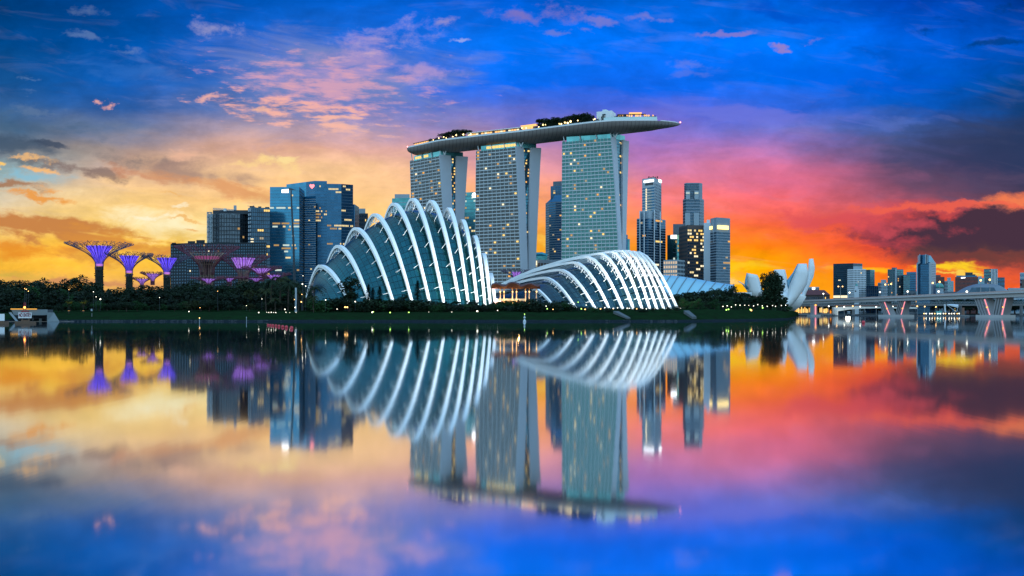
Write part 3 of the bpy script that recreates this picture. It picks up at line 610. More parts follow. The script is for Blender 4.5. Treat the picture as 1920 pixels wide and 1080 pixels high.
T1 = hotel('left hotel tower, half hidden by the arched greenhouse, with dark balconies', ((769, 1189), (776, 1182)), ((824.5, 1145), (842, 1137)), ((845.5, 1153), (852, 1147)), ((856, 1155), (853, 1152)), ((877.6, 1160), (862, 1158)), 8, 2, g_hot, lambda v, u: .2 if v > .72 else .06)
T2 = hotel('middle hotel tower with warm lit top floors between its two sisters', ((893, 1116), (890, 1110)), ((967.5, 1088), (981, 1081)), ((982, 1093), (992, 1087)), ((996.5, 1096), (989, 1093)), ((1015, 1099), (1001, 1097)), 10, 2, g_hot, lambda v, u: .28 if v > .93 else (.17 if v > .8 or v < .2 else .07))
T3 = hotel('right hotel tower with pale teal windows, nearest to the tip of the roof deck', ((1054.3, 1055), (1052.5, 1050)), ((1147, 1030), (1168, 1023)), ((1155.5, 1036), (1172, 1029)), ((1168.6, 1047), (1166, 1043)), ((1179.5, 1055), (1171, 1052)), 14, 2, g_hotT, lambda v, u: .11)
for (t, e, zt), warm in ((T1, 1), (T2, 2), (T3, 0)):
    FL, FR_, BR_, QR_, XR_ = [Vector(e[k](zt)) for k in ('FL', 'FR', 'BR', 'QR', 'XR')]
    dx = (FR_-FL).normalized(); dy = (XR_-FR_).normalized()
    poly = [FL+dx*3+dy*3.0, FR_-dx*2+dy*3.0, FR_-dx*2+(XR_-FR_)*.86, FL+dx*3+(XR_-FR_)*.86]
    MB().prism([tuple(p) for p in poly], zt-.5, zt+5.2).build('crown_glazing', g_crown, t)
    MB().prism([tuple(p) for p in (FL+dx*10+dy*8, FR_-dx*5+dy*8, FR_-dx*5+dy*20, FL+dx*10+dy*20)], zt+5, zt+9).build('support_core', m_dk, t)
    if warm:
        for k in range(10 if warm == 2 else 5):
            a = (k+.1)/12 + (.15 if warm == 2 else .05)+(0.07*(k > 2) if warm == 1 else 0); b = a+.07
            p = poly[0].lerp(poly[1], a); q = poly[0].lerp(poly[1], b); n = Vector((dx.y, -dx.x))*.3
            MB().hexa([(p.x+n.x, p.y+n.y, zt+1), (q.x+n.x, q.y+n.y, zt+1), (q.x, q.y, zt+1), (p.x, p.y, zt+1)], [(p.x+n.x, p.y+n.y, zt+3.8), (q.x+n.x, q.y+n.y, zt+3.8), (q.x, q.y, zt+3.8), (p.x, p.y, zt+3.8)]).build('lit_window', LW[0], t)
    for w in (.02, .35, .68, .97):
        p = FL.lerp(FR_, w)+dy*2; MB().tube([(p.x, p.y, zt), (p.x-dx.x*2, p.y-dx.y*2, zt+9)], .55, 6).build('strut', m_white, t)
    p = FR_+dy*6
    MB().tube([(p.x, p.y, zt), (p.x-dx.x*5, p.y-dx.y*5, zt+9.5)], .8, 6).build('strut', m_white, t)
    MB().tube([(p.x, p.y, zt), (p.x+dx.x*5, p.y+dx.y*5, zt+9.5)], .8, 6).build('strut', m_white, t)

# sky deck: a long hull on top of the towers
sk = thing('sky_deck', 'long boat shaped roof deck resting across the three hotel towers', 'roof deck', (*xy(973, 1079), 200))
near = [(763, 1184), (795, 1158), (827, 1135), (897, 1106), (973, 1079), (1055, 1047), (1131, 1022), (1180, 1017), (1233, 1017), (1262, 1024), (1276.5, 1033)]
import bisect
def catmull(P, n=6):
    o = []
    for i in range(len(P)-1):
        p0 = P[max(i-1, 0)]; p1 = P[i]; p2 = P[i+1]; p3 = P[min(i+2, len(P)-1)]
        for k in range(n):
            t = k/n; o.append(.5*((2*p1)+(-p0+p2)*t+(2*p0-5*p1+4*p2-p3)*t*t+(-p0+3*p1-3*p2+p3)*t**3))
    o.append(P[-1]); return o
NP = catmull([Vector(xy(*p)) for p in near], 6)
M = len(NP); ZD = 200.0
def width(s): return 38*min(1, (max(0, 1-s)/.34))**.62*min(1, ((s+.012)/.055))**.5
def station(k):
    s = k/(M-1); t = (NP[min(k+1, M-1)]-NP[max(k-1, 0)]).normalized(); n = Vector((-t.y, t.x)); return s, t, n
mb = MB(); K = 12
for k in range(M):
    s, t, n = station(k); w = max(.3, width(s)); dep = 10.5*min(1, (w/38))**.75*(1 if s < .6 else 1-.25*(s-.6)/.4)
    for j in range(K+1):
        th = math.pi*j/K; off = w/2-w/2*math.cos(th); zz = ZD-dep*(math.sin(th)**.7)
        p = NP[k]+n*off; mb.v.append((p.x, p.y, zz))
for k in range(M-1):
    for j in range(K): a = k*(K+1)+j; mb.f.append((a, a+K+1, a+K+2, a+1))
mb.f.append(tuple(range(K+1))); mb.f.append(tuple((M-1)*(K+1)+j for j in reversed(range(K+1))))
mh, N = newmat('hull_panels'); g = N.n('ShaderNodeNewGeometry').outputs['Position']; x, y, z = N.sep(g)
sax = N.m('ADD', N.m('MULTIPLY', x, .82), N.m('MULTIPLY', y, -.5))
ln = N.m('LESS_THAN', N.m('FRACT', N.m('DIVIDE', N.m('ADD', sax, N.m('MULTIPLY', y, .6)), 3.2)), .12)
out(N, pbr(N, N.mix(ln, N.mix(N.noise(g, .05, 5), (.17, .155, .155), (.24, .22, .215)), (.10, .09, .09)), .5, .25, .4).outputs[0])
mb.build('hull', mh, sk, True)
mb = MB()
for k in range(M):
    s, t, n = station(k); w = max(.3, width(s)); a = NP[k]+n*.02*w; b = NP[k]+n*w*.98
    mb.v += [(a.x, a.y, ZD+.05), (b.x, b.y, ZD+.05), (a.x, a.y, ZD-.6), (b.x, b.y, ZD-.6)]
for k in range(M-1): mb.f.append((k*4, k*4+4, k*4+5, k*4+1))
mb.build('deck', mat('deck_paving', (.25, .27, .28), .8), sk)
def rail(s0, s1, off, h, th, name, mt, z0=ZD):
    mb = MB()
    for k in range(M-1):
        s, t, n = station(k); s2, t2, n2 = station(k+1)
        if s < s0 or s2 > s1: continue
        a = NP[k]+n*off; b = NP[k+1]+n2*off
        mb.hexa([(a.x, a.y, z0), (b.x, b.y, z0), (b.x+n2.x*th, b.y+n2.y*th, z0), (a.x+n.x*th, a.y+n.y*th, z0)], [(a.x, a.y, z0+h), (b.x, b.y, z0+h), (b.x+n2.x*th, b.y+n2.y*th, z0+h), (a.x+n.x*th, a.y+n.y*th, z0+h)])
    return mb.build(name, mt, sk)
m_par = mat('white_parapet', (.72, .78, .82), .5)
import math as _m
def sp(px):
    best = min(range(M), key=lambda k: abs(960+NP[k].x/NP[k].y*F-px)); k = max(0, min(M-2, best-1)); bs = 0; bd = 1e9
    for kk in range(max(0, best-1), min(M-1, best+1)):
        for q in range(11):
            p = NP[kk].lerp(NP[kk+1], q/10); d_ = abs(960+p.x/p.y*F-px)
            if d_ < bd: bd, bs = d_, (kk+q/10)/(M-1)
    return bs
def deckpt(s, off, z=0):
    k = min(M-2, int(s*(M-1))); f = s*(M-1)-k; _, t, n = station(k); p = NP[k].lerp(NP[k+1], f)+n*off; return Vector((p.x, p.y, ZD+z)), t, n
def deckbox(name, s0, s1, o0, o1, z0, z1, mt, par=sk):
    a, _, _ = deckpt(s0, o0); b, _, _ = deckpt(s1, o0); c, _, _ = deckpt(s1, o1); d, _, _ = deckpt(s0, o1)
    P = [(q.x, q.y) for q in (a, b, c, d)]
    return MB().prism(P, ZD+z0, ZD+z1).build(name, mt, par)
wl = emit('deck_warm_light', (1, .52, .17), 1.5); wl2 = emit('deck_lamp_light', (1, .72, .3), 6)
# restaurants, gardens, plant box
rail(0, sp(1236), .35, 1.5, .5, 'parapet', m_par); rail(sp(1131), sp(1233), 1.4, 4.4, .4, 'glass_balustrade', mat('frosted_glass', (.55, .75, .76), .3, 0, .1)); rail(sp(790), sp(1125), 2.2, 2.3, .6, 'planter_wall', m_pale)
rail(sp(1236), sp(1274), .6, .9, .3, 'tip_rail', m_par)
def px_box(name, a, b, o0, o1, z0, z1, mt): return deckbox(name, sp(a), sp(b), o0, o1, z0, z1, mt)
for k in range(25):
    a = 872+k*5.1; up = .9 if a > 970 else 0
    if k % 5 != 4: px_box('lit_pavilion_bay', a, a+3.7, 5.5, 6.5, 2.2, 4.6+up, wl if k % 3 else LW[2])
px_box('pavilion_roof', 870, 972, 4.6, 12, 5.6, 6.3, m_par); px_box('pavilion_roof', 972, 1000, 4.6, 12, 6.8, 7.5, wl)  # right roof slab glows by itself, warm light put into its material
px_box('pavilion_wall', 871, 999, 7, 11, .1, 5.5, m_brown)
for k in range(9): px_box('lit_pavilion_bay', 771+k*4.2, 773.4+k*4.2, 4.6, 5.4, 1.6, 4.2, wl)
px_box('pavilion_roof', 769, 808, 4, 8, 4.6, 5.1, m_brown)
pb = px_box('plant_room', 1111, 1143, 9, 27, .1, 12.8, m_par); px_box('roof_unit', 1121, 1128, 12, 18, 12.8, 15, m_white); px_box('louvre', 1123.5, 1129, 8.6, 9, 8.4, 9.8, m_dk)
for k in range(17):
    if k % 4 != 3: px_box('lit_pavilion_bay', 1158+k*4.2, 1160.8+k*4.2, 5, 6, 5.0, 7.0, wl)
px_box('pavilion_roof', 1156, 1212, 4.6, 9, 7.3, 7.9, m_brown); px_box('pavilion_roof', 1180, 1204, 4.6, 9, 8.2, 9.4, wl)  # upper slab glows too, warm light as emission
for s_ in (.995, .003):
    p, _, _ = deckpt(s_, .3); MB().ball((p.x, p.y, ZD+1.5), .8).build('beacon', emit('red_beacon', (1, .3, .3), 4), sk)
for px_ in (808, 818, 828, 833, 845, 852, 866, 879, 976, 1007, 1015, 1019, 1046, 1050, 1056, 1062, 1067, 1081, 1110, 1113):
    p, _, _ = deckpt(sp(px_), 3+random.uniform(0, 1)); MB().ball((p.x, p.y, ZD+random.uniform(3.2, 5.0)), random.choice([.6, .8, 1.0])).build('garden_lamp', wl2, sk)

# ------------------------------------------------------------------ ribbed greenhouses
m_rib, N = newmat('white_rib_paint'); g = N.n('ShaderNodeNewGeometry').outputs['Position']
out(N, pbr(N, N.mix(N.noise(g, .3, 5), (.84, .89, .91), (.92, .95, .96)), .45, 0, .4).outputs[0])
def dome_glass(name, nu, nv, ca, cb, alpha):
    m, N = newmat(name); uv = N.n('ShaderNodeTexCoord').outputs['UV']; u, v, _ = N.sep(uv)
    fu = N.m('FRACT', N.m('MULTIPLY', u, nu)); fv = N.m('FRACT', N.m('MULTIPLY', v, nv))
    l = N.m('MAXIMUM', N.m('LESS_THAN', fu, .07), N.m('LESS_THAN', fv, .09))
    cell = N.n('ShaderNodeTexWhiteNoise', noise_dimensions='2D'); N.put(cell.inputs['Vector'], N.xyz(N.m('FLOOR', N.m('MULTIPLY', u, nu)), N.m('FLOOR', N.m('MULTIPLY', v, nv))))
    g = N.n('ShaderNodeNewGeometry').outputs['Position']
    f = N.m('ADD', N.m('MULTIPLY', N.noise(g, .035, 5, .6), .8), N.m('MULTIPLY', cell.outputs['Value'], .3))
    c = N.mix(f, ca, cb); c = N.mix(l, c, tuple(x*.35 for x in ca))
    p = pbr(N, c, .18, .75, .8)
    bp = N.n('ShaderNodeBump'); bp.inputs['Strength'].default_value = .25; bp.inputs['Distance'].default_value = .4
    N.put(bp.inputs['Height'], cell.outputs['Value']); N.put(p.inputs['Normal'], bp.outputs[0])
    tr = N.n('ShaderNodeBsdfTransparent'); tr.inputs[0].default_value = (.55, .75, .75, 1)
    mx = N.n('ShaderNodeMixShader'); N.put(mx.inputs[0], N.m('MAXIMUM', l, alpha))
    N.t.links.new(tr.outputs[0], mx.inputs[1]); N.t.links.new(p.outputs[0], mx.inputs[2]); out(N, mx.outputs[0]); return m
def arch_fn(f, ap, bk, zb=5.0, pf=1.65, pb=1.75):
    (fx, fd), (ax, ay), (bx, bd) = f, ap, bk
    A = Vector(xy(fx, fd)); B = Vector(xy(bx, bd)); k = (ax-960)/F
    sa = (k*A.y-A.x)/((B.x-A.x)-k*(B.y-A.y)); sa = max(.08, min(.92, sa))
    P = A.lerp(B, sa); H = zof(ay, P.y)-zb
    def f_(s, inset=0.0, dx=0.0):
        s2 = sa+(s-sa)*(1-inset*.8); q = A.lerp(B, s2)
        t = (sa-s)/sa if s < sa else (s-sa)/(1-sa)
        z = zb+H*(1-inset)*(1-abs(t)**(pf if s < sa else pb)); return Vector((q.x+dx, q.y, z))
    return f_, sa, H
def greenhouse(label, ribs, wid, gm, nst, trussside, strut_px, glass_ext, inset=.1, kk=12, ci=.75, first=None):
    t = thing('ribbed_greenhouse', label, 'greenhouse', (*xy(ribs[len(ribs)//2][0][0], ribs[0][0][1]), 5))
    fs = [arch_fn(*r) for r in ribs]
    def section(f_, s, w, h, mb, prev, s_next):
        pass
    for i, (f_, sa, H) in enumerate(fs):
        n = 36; pts = [f_(k/n) for k in range(n+1)]
        A, B = pts[0], pts[-1]; hd = Vector((B.x-A.x, B.y-A.y, 0)).normalized(); side = Vector((-hd.y, hd.x, 0))
        mb = MB()
        for k, p in enumerate(pts):
            tg = (pts[min(k+1, n)]-pts[max(k-1, 0)]).normalized(); nr = side.cross(tg).normalized()
            if nr.z < 0 and abs(nr.z) > .2: nr = -nr
            w = wid*(.92+.85*math.sin(math.pi*k/n)**1.5); h = wid*.95*(.95+.45*math.sin(math.pi*k/n))
            for a_, b_ in ((-1, -1), (1, -1), (1, 1), (-1, 1)): q = p+side*w*.5*a_+nr*h*.5*b_; mb.v.append(tuple(q))
        for k in range(n):
            for j in range(4): j2 = (j+1) % 4; mb.f.append((k*4+j, k*4+j2, k*4+4+j2, k*4+4+j))
        mb.f.append((3, 2, 1, 0)); mb.f.append((n*4, n*4+1, n*4+2, n*4+3))
        rb = mb.build('rib', m_rib, t)
        # struts from the rib down to the glass on the front leg
        for s in [sa*(.12+.15*q) for q in range(nst)]:
            a = f_(s); b = f_(s, inset, strut_px)
            st = MB().tube([a, b], .16, 5).build('strut', m_rib, rb)
        # lattice chord on the hidden leg
        s0, s1 = trussside(sa); mb = MB(); c0 = None
        for k in range(kk+1):
            s = s0+(s1-s0)*k/kk; a = f_(s); b = f_(s, inset*ci, strut_px*.25)
            if c0: mb.bar(c0[1], b, .28 if kk > 8 else .16); mb.bar(c0[0], b, .2)
            mb.bar(a, b, .22); c0 = (a, b)
        mb.build('lattice_truss', m_rib, rb)
    # glass shell lofted under the ribs
    mb = MB(); mb.uv = []; cur = []
    nS = 40; Rn = len(fs)
    stations = []
    sub = 6
    keys = [[f_(k/nS, inset) for k in range(nS+1)] for f_, _, _ in fs]
    (l0, lx), (r0, rx) = glass_ext
    def squash(c, f, dx): zb = 5.0; return [Vector((p.x+dx, p.y, zb+(p.z-zb)*f)) for p in c]
    if first:
        v_ = arch_fn(*first)[0]; kv = [v_(k/nS) for k in range(nS+1)]; keys = [squash(kv, .04, -.5), kv]+keys
    else: keys = [squash(keys[0], .04, lx*1.3), squash(keys[0], l0, lx)]+keys+[squash(keys[-1], r0, rx), squash(keys[-1], .04, rx*1.3)]
    m_ = len(keys)
    rows = []
    for i in range(m_-1):
        for q in range(sub if i < m_-2 else sub+1):
            tt = q/sub; p0 = keys[max(0, i-1)]; p1 = keys[i]; p2 = keys[i+1]; p3 = keys[min(m_-1, i+2)]
            row = []
            for a, b, c, d in zip(p0, p1, p2, p3):
                v = .5*((2*b)+(-a+c)*tt+(2*a-5*b+4*c-d)*tt*tt+(-a+3*b-3*c+d)*tt**3)
                v.z = max(4.5, v.z); row.append(v)
            rows.append((i+tt, row))
    for uu, row in rows:
        for k, v in enumerate(row): mb.v.append(tuple(v)); mb.uv.append((uu, k/nS))
    W_ = nS+1
    for i in range(len(rows)-1):
        for k in range(nS): a = i*W_+k; mb.f.append((a, a+1, a+W_+1, a+W_))
    mb.build('glass_shell', gm, t, True)
    return t, fs
g1 = dome_glass('tall_greenhouse_glass', 4, 34, (.006, .062, .072), (.02, .17, .185), .9)
fx = [662, 697, 741, 776, 808, 834, 863, 879, 896, 910, 920, 929]
ax = [(601, 499), (634, 462), (667, 429), (702, 403), (738, 383), (773, 374), (808, 378), (841, 392), (867, 414), (890, 444), (906, 477), (919, 514)]
bx = [570, 594, 622, 655, 692, 732, 772, 810, 842, 870, 893, 913]
ribs = [((fx[i], 446+i*1.5), ax[i], (bx[i], 500+45*math.sin(math.pi*i/11))) for i in range(12)]
gh1, fs1 = greenhouse('tall greenhouse of dark teal glass under steep white arched ribs', ribs, 1.12, g1, 6, lambda sa: (sa*.9, min(1, sa+.5)), -2.0, ((.88, -1.2), (.6, 2.0)), first=((598, 449), (588, 550), (567, 498)))
g2 = dome_glass('wide_greenhouse_glass', 4, 40, (.012, .06, .09), (.035, .125, .17), .7)
fx2 = [1042, 1081, 1117, 1143, 1168, 1188, 1204, 1219, 1232, 1245, 1258, 1271]
ax2 = [(990, 536), (1022, 521), (1050, 506), (1078, 492), (1103, 482), (1128, 475.5), (1149, 472), (1165, 470), (1176, 470), (1184, 471), (1190, 472), (1196, 473)]
ribs2 = [((fx2[i], 470+i*2), ax2[i], (858+i*1.5, 600+i*8)) for i in range(12)]
gh2, fs2 = greenhouse('wide low greenhouse with brightly lit white ribs sweeping down to the right', ribs2, 1.02, g2, 5, lambda sa: (sa*.45, sa*1.0), -1.2, ((.5, -6), (.55, 3)), .12, 7, .8)
# leaning columns, rock mountain and planting inside the glasshouses
for i in range(2, 11):
    f_, sa, H = fs2[i]; a = f_(sa*.55, .2); a.z = 5; b = f_(sa*1.6, .2)
    MB().tube([a, b], [.9, .6], 6).build('inner_column', m_white, gh2)
mm = MB()
for i in range(60):
    X, Y = xy(random.uniform(1060, 1260), random.uniform(505, 530)); mm.ball((X, Y, 6), random.uniform(1.2, 3.4), 7, .8)
mm.build('indoor_planting', mat('indoor_plants', (.03, .07, .03), .9), gh2)
# lamps: floodlights at the feet of the ribs, and their light
def flood(px, D, z, tgt, power, colr=(1, .97, .9), name='floodlight', lab=None, size=R(95), grp='floodlights at the feet of the greenhouse ribs'):
    X, Y = xy(px, D); o = thing(name, lab, 'floodlight', (X, Y, z), grp)
    MB().box(X-.35, X+.35, Y-.25, Y+.25, z-.9, z).build('housing', m_dk, o)
    MB().box(X-.3, X+.3, Y-.2, Y+.2, z, z+.12).build('lens', emit('flood_lens', (1, .95, .8), 6), o)
    ld = bpy.data.lights.new('flood_light', 'SPOT'); ld.energy = power; ld.color = colr; ld.spot_size = size; ld.spot_blend = .6; ld.shadow_soft_size = .4
    lo = bpy.data.objects.new('lamp', ld); col.objects.link(lo); lo.location = (X, Y, z+.4)
    lo.rotation_euler = (Vector(tgt)-Vector((X, Y, z))).to_track_quat('-Z', 'Y').to_euler()
    attach(lo, o)
random.seed(2)
for i, (px, pw) in enumerate(((690, 10e3), (735, 12e3), (775, 16e3), (815, 24e3), (850, 36e3), (880, 50e3), (905, 60e3), (925, 60e3))):
    flood(px, 438, 5.4, (*xy(px-12, 458), 24), pw, lab='small floodlight in the planting before the tall greenhouse ribs')
for i, (px, pw) in enumerate(((1085, 20e3), (1120, 26e3), (1150, 30e3), (1180, 34e3), (1205, 46e3), (1228, 54e3), (1250, 60e3), (1275, 70e3))):
    flood(px, 458, 5.4, (*xy(px-14, 478), 22), pw, lab='small floodlight in the planting before the wide greenhouse ribs', grp='floodlights before the wide greenhouse')

# ------------------------------------------------------------------ exhibition hall roof, lotus museum
m_silver = mat('silver_roof', (.30, .58, .70), .35, .1, .06); m_seam = mat('roof_seam', (.16, .22, .27), .6)
t = thing('exhibition_hall', 'long low hall under a curved silver roof with dark seams, behind the dark trees', 'hall', (*xy(1310, 900), 5))
prof = [(1243, 516), (1262, 516.5), (1282, 519), (1305, 523), (1330, 527.5), (1352, 531), (1375, 534)]
secs = []
for i in range(25):
    f = i/24*(len(prof)-1); k = min(len(prof)-2, int(f)); px = prof[k][0]+(prof[k+1][0]-prof[k][0])*(f-k); py = prof[k][1]+(prof[k+1][1]-prof[k][1])*(f-k)
    D = 930; zt = zof(py, D); sec = []
    for j in range(9):
        a = j/8; X, Y = xy(px-34*(1-a)**1.5, D); sec.append(Vector((X, Y-42*(1-a)**.9, zof(556, D)+(zt-zof(556, D))*math.sin(a*math.pi/2)**.8)))
    secs.append(sec)
mb = MB()
for s_ in secs: mb.v += [tuple(p) for p in s_]
for i in range(24):
    for j in range(8): a = i*9+j; mb.f.append((a, a+9, a+10, a+1))
mb.build('curved_roof', m_silver, t, True)
for i in range(0, 25, 3):
    MB().tube([p+Vector((0, -.3, .25)) for p in secs[i]], .42, 5).build('roof_seam', m_seam, t)
e = secs[-1]; mb = MB(); mb.v = [tuple(p) for p in e]+[(p.x, p.y+.1, 5) for p in e]
for j in range(8): mb.f.append((j, j+1, j+10, j+9))
mb.build('end_wall', mat('hall_end', (.25, .16, .15), .6), t)
MB().prism([xy(1345, 905), xy(1410, 905), xy(1410, 925), xy(1345, 925)], 5, zof(548, 905)).build('low_wing', m_white, t)
MB().prism([xy(1375, 880), xy(1440, 880), xy(1440, 884), xy(1375, 884)], 5, zof(556, 880)).build('terrace_wall', mat('terrace_stone', (.22, .12, .10), .8), t)
for k in range(9): MB().box(at(1386+k*5, 0, 878).x, at(1387.4+k*5, 0, 878).x, 878.5, 879.5, zof(572, 878), zof(562+k % 3, 878)).build('lit_window', LW[k % 2], t)

m_petal = mat('museum_white', (.74, .78, .80), .5, 0, .05, .03); m_pin = mat('museum_inner', (.12, .30, .45), .3, .4, .1)
mu = thing('lotus_museum', 'white lotus shaped museum with upcurving petals beside the round dark tree', 'museum', (*xy(1470, 1000), 5))
def petal(outer, inner, D, dd, name='petal'):
    """outer/inner: matching edge lines (px, py) from root to tip; a thick curved shell"""
    n = len(outer); mb = MB()
    for i, (o, q) in enumerate(zip(outer, inner)):
        tt = i/(n-1); Do = D-dd*(1-abs(2*tt-1)*.3)
        a = at(*o, D); b = at(*q, D); c = (a+b)/2; c.y = Do
        for p in (a, a.lerp(c, .6)+Vector((0, -dd*.25, 0)), c, b.lerp(c, .6)+Vector((0, -dd*.25, 0)), b, c+Vector((0, dd*1.2, 0))): mb.v.append(tuple(p))
    for i in range(n-1):
        for j in range(6): j2 = (j+1) % 6; mb.f.append((i*6+j, i*6+j2, (i+1)*6+j2, (i+1)*6+j))
    mb.f.append(tuple(reversed(range(6)))); mb.f.append(tuple((n-1)*6+j for j in range(6)))
    return mb.build(name, m_petal, mu, True)
petal([(1452, 575), (1466, 566), (1476.5, 556), (1478, 541), (1482, 530), (1490, 512), (1496.7, 494.5)], [(1470, 585), (1488, 570), (1498, 556), (1506.5, 545), (1513.5, 532), (1516, 515), (1513, 494.5)], 985, 4)
petal([(1488, 574), (1500, 560), (1505, 546), (1511, 532), (1514.5, 518), (1515.5, 500), (1517, 485.5)], [(1494, 577), (1507, 564), (1512, 549), (1519, 534), (1525.5, 519), (1528, 503), (1525, 485)], 1002, 3)
petal([(1430, 575), (1440, 560), (1448, 545), (1450, 530), (1451, 515), (1451.5, 505.5)], [(1478, 580), (1482, 566), (1481, 548), (1478, 532), (1475, 518), (1472, 505.5)], 1012, 4)
petal([(1408, 556), (1404, 543), (1401.5, 530), (1401, 520), (1400.5, 512)], [(1436, 560), (1430, 545), (1426, 532), (1423.5, 522), (1420, 515.5)], 995, 2)
petal([(1404, 552), (1399, 543), (1391, 532), (1382.5, 527.5)], [(1410, 552), (1408, 544), (1401, 536), (1386.5, 527.5)], 998, 1)
petal([(1477.5, 541), (1476, 534), (1475, 526), (1486, 512), (1495.5, 494.8)], [(1479, 541), (1480.5, 534), (1483.5, 527), (1490.5, 511), (1497, 494.8)], 980, .6, 'petal_rim').data.materials[0] = m_pin
petal([(1399, 542), (1396, 533), (1397, 524), (1399, 516), (1400, 511.5)], [(1404.5, 543), (1402, 535), (1401.5, 526), (1401.2, 518), (1401, 511.5)], 990, .6, 'petal_rim').data.materials[0] = m_pin
MB().lathe([(14, 5), (20, 10), (26, 20), (20, 24)], 20, xy(1462, 1010)).build('base', m_petal, mu, True)

# ------------------------------------------------------------------ far right skyline
random.seed(33)
R_ = lambda nf, nb, mt=None, lit=.03, **k: dict(nf=nf, nb=nb, mode='rows', mt=mt or g_navy, lit=lit, litmat=LW, **k)
t, zt = building('low_building', 'low red roofed colonial style building behind the left end of the bridge', 'building', [(1503, 1750), (1556, 1750)], 553, m_brown, 3, 30, segs=[R_(3, 16, fh=.5, fw=.5, lit=.2)])
MB().hexa([(*xy(1502, 1748), zt), (*xy(1557, 1748), zt), (*xy(1557, 1782), zt), (*xy(1502, 1782), zt)], [(*xy(1513, 1760), zof(543.5, 1750)), (*xy(1546, 1760), zof(543.5, 1750)), (*xy(1546, 1770), zof(543.5, 1750)), (*xy(1513, 1770), zof(543.5, 1750))]).build('hipped_roof', mat('red_tiles', (.13, .045, .05), .9), t)
t, zt = building('low_building', 'small pale building with a bright round sign above the red roof', 'building', [(1512, 1850), (1536, 1850)], 538, m_pale, 3, 30, segs=[R_(8, 8, fh=.5, fw=.6)])
patch(t, 'lit_sign', 1523, 1528, 1849, 1849, 539, 543, SW, 1)
t, zt = building('office_block', 'broad black glass block, first of the far right skyline', 'building', [(1562.5, 1900), (1600, 1880), (1617, 1895)], 494.5, g_navy, 3, 40, body='glass_wall', segs=[dict(nf=26, nb=16, mode='slabs', mt=m_dk, th=.6, fin=0, lit=.008, litmat=LW, runs=(2, 4)), dict(nf=26, nb=7, mode='slabs', mt=m_slate, th=.8, fin=.8)])
patch(t, 'lit_lobby', 1563, 1589, 1898, 1886, 554, 558.5, LW[2], 2)
t, zt = building('apartment_tower', 'white gridded apartment tower in front of the black glass block', 'apartments', [(1589, 1700), (1600, 1690), (1624, 1692)], 505, m_white, 3, 30, segs=[R_(20, 5, g_grey, .02, fh=.6, fw=.6), R_(20, 9, g_grey, .02, fh=.6, fw=.6)])
MB().prism([xy(1600, 1695), xy(1617, 1695), xy(1617, 1715), xy(1600, 1715)], zt, zof(499, 1695)).build('upper_block', m_pale, t)
t, zt = building('office_block', 'teal grey block with stepped top right of the white gridded tower', 'building', [(1622, 1900), (1632, 1890), (1640, 1900)], 506, g_teal, 3, 30, body='glass_wall', segs=[dict(nf=20, nb=5, mode='slabs', mt=m_line, th=1, fin=1), dict(nf=20, nb=4, mode='slabs', mt=m_line, th=1, fin=1)])
t, zt = building('office_block', 'low dark blue glass block at the foot of the teal grey block', 'building', [(1624, 1650), (1647, 1650)], 536, g_deep, 3, 30, body='glass_wall', segs=[dict(nf=8, nb=6, mode='slabs', mt=m_dk, th=.7, fin=.8)])
ct = thing('clock_tower', 'small white clock tower with a green cap before the white gridded tower', 'clock tower', (*xy(1606, 1600), 3))
D = 1600; MB().prism([xy(1601.5, D), xy(1610.5, D), xy(1610.5, D+8), xy(1601.5, D+8)], 2, zof(541, D)).build('shaft', m_white, ct)
MB().prism([xy(1603.2, D+1), xy(1608.8, D+1), xy(1608.8, D+6), xy(1603.2, D+6)], zof(541, D), zof(536, D)).build('belfry', m_white, ct)
MB().lathe([(2.4, zof(536, D)), (2.2, zof(534.5, D)), (1.2, zof(533, D)), (.2, zof(531.5, D))], 10, xy(1606, D+3.5)).build('cap', mat('copper_green', (.08, .32, .30), .6), ct)
mb = MB(); X, Y, Z = at(1604.4, 546, D-.2); mb.hexa([(X+1.3*math.cos(k*math.pi/5), Y, Z+1.3*math.sin(k*math.pi/5)) for k in range(10)], [(X+1.3*math.cos(k*math.pi/5), Y+.3, Z+1.3*math.sin(k*math.pi/5)) for k in range(10)]); mb.build('clock_face', m_dk, ct)
t, zt = building('apartment_tower', 'pair of pale apartment slabs, low, with orange reflections between lamp posts', 'apartments', [(1646, 1900), (1652, 1895), (1665, 1900)], 530, m_pale, 3, 25, segs=[R_(10, 3, fh=.5, fw=.6), R_(10, 5, fh=.5, fw=.6)])
MB().prism([xy(1652, 1899), xy(1662, 1899), xy(1662, 1915), xy(1652, 1915)], zt, zof(524.5, 1899)).build('roof_block', m_pale, t)
t, zt = building('apartment_tower', 'tall grey apartment tower with stepped crown left of the dark twin topped tower', 'apartments', [(1664.5, 1800), (1680, 1790), (1694, 1800)], 505, m_slate, 3, 30, segs=[R_(22, 5, g_teal, .04, fh=.6, fw=.6), R_(22, 5, g_teal, .04, fh=.6, fw=.6)])
MB().prism([xy(1672, 1800), xy(1682, 1800), xy(1682, 1815), xy(1672, 1815)], zt, zof(501.5, 1800)).build('roof_block', m_slate, t)
MB().prism([xy(1678.5, 1789), xy(1681.5, 1789), xy(1681.5, 1793), xy(1678.5, 1793)], 3, zof(503, 1789)).build('pier', m_pale, t)
t, zt = building('apartment_tower', 'narrower grey apartment tower with fine balconies, right of its taller neighbour', 'apartments', [(1694, 1780), (1706, 1780)], 515, m_slate, 3, 30, segs=[R_(20, 6, g_teal, .03, fh=.5, fw=.5)])
t, zt = building('office_block', 'dark teal slab behind the dark twin topped tower', 'building', [(1700, 2000), (1718, 1995)], 510, g_deep, 3, 30, body='glass_wall', segs=[dict(nf=18, nb=5, mode='slabs', mt=m_dk, th=1, fin=0)])
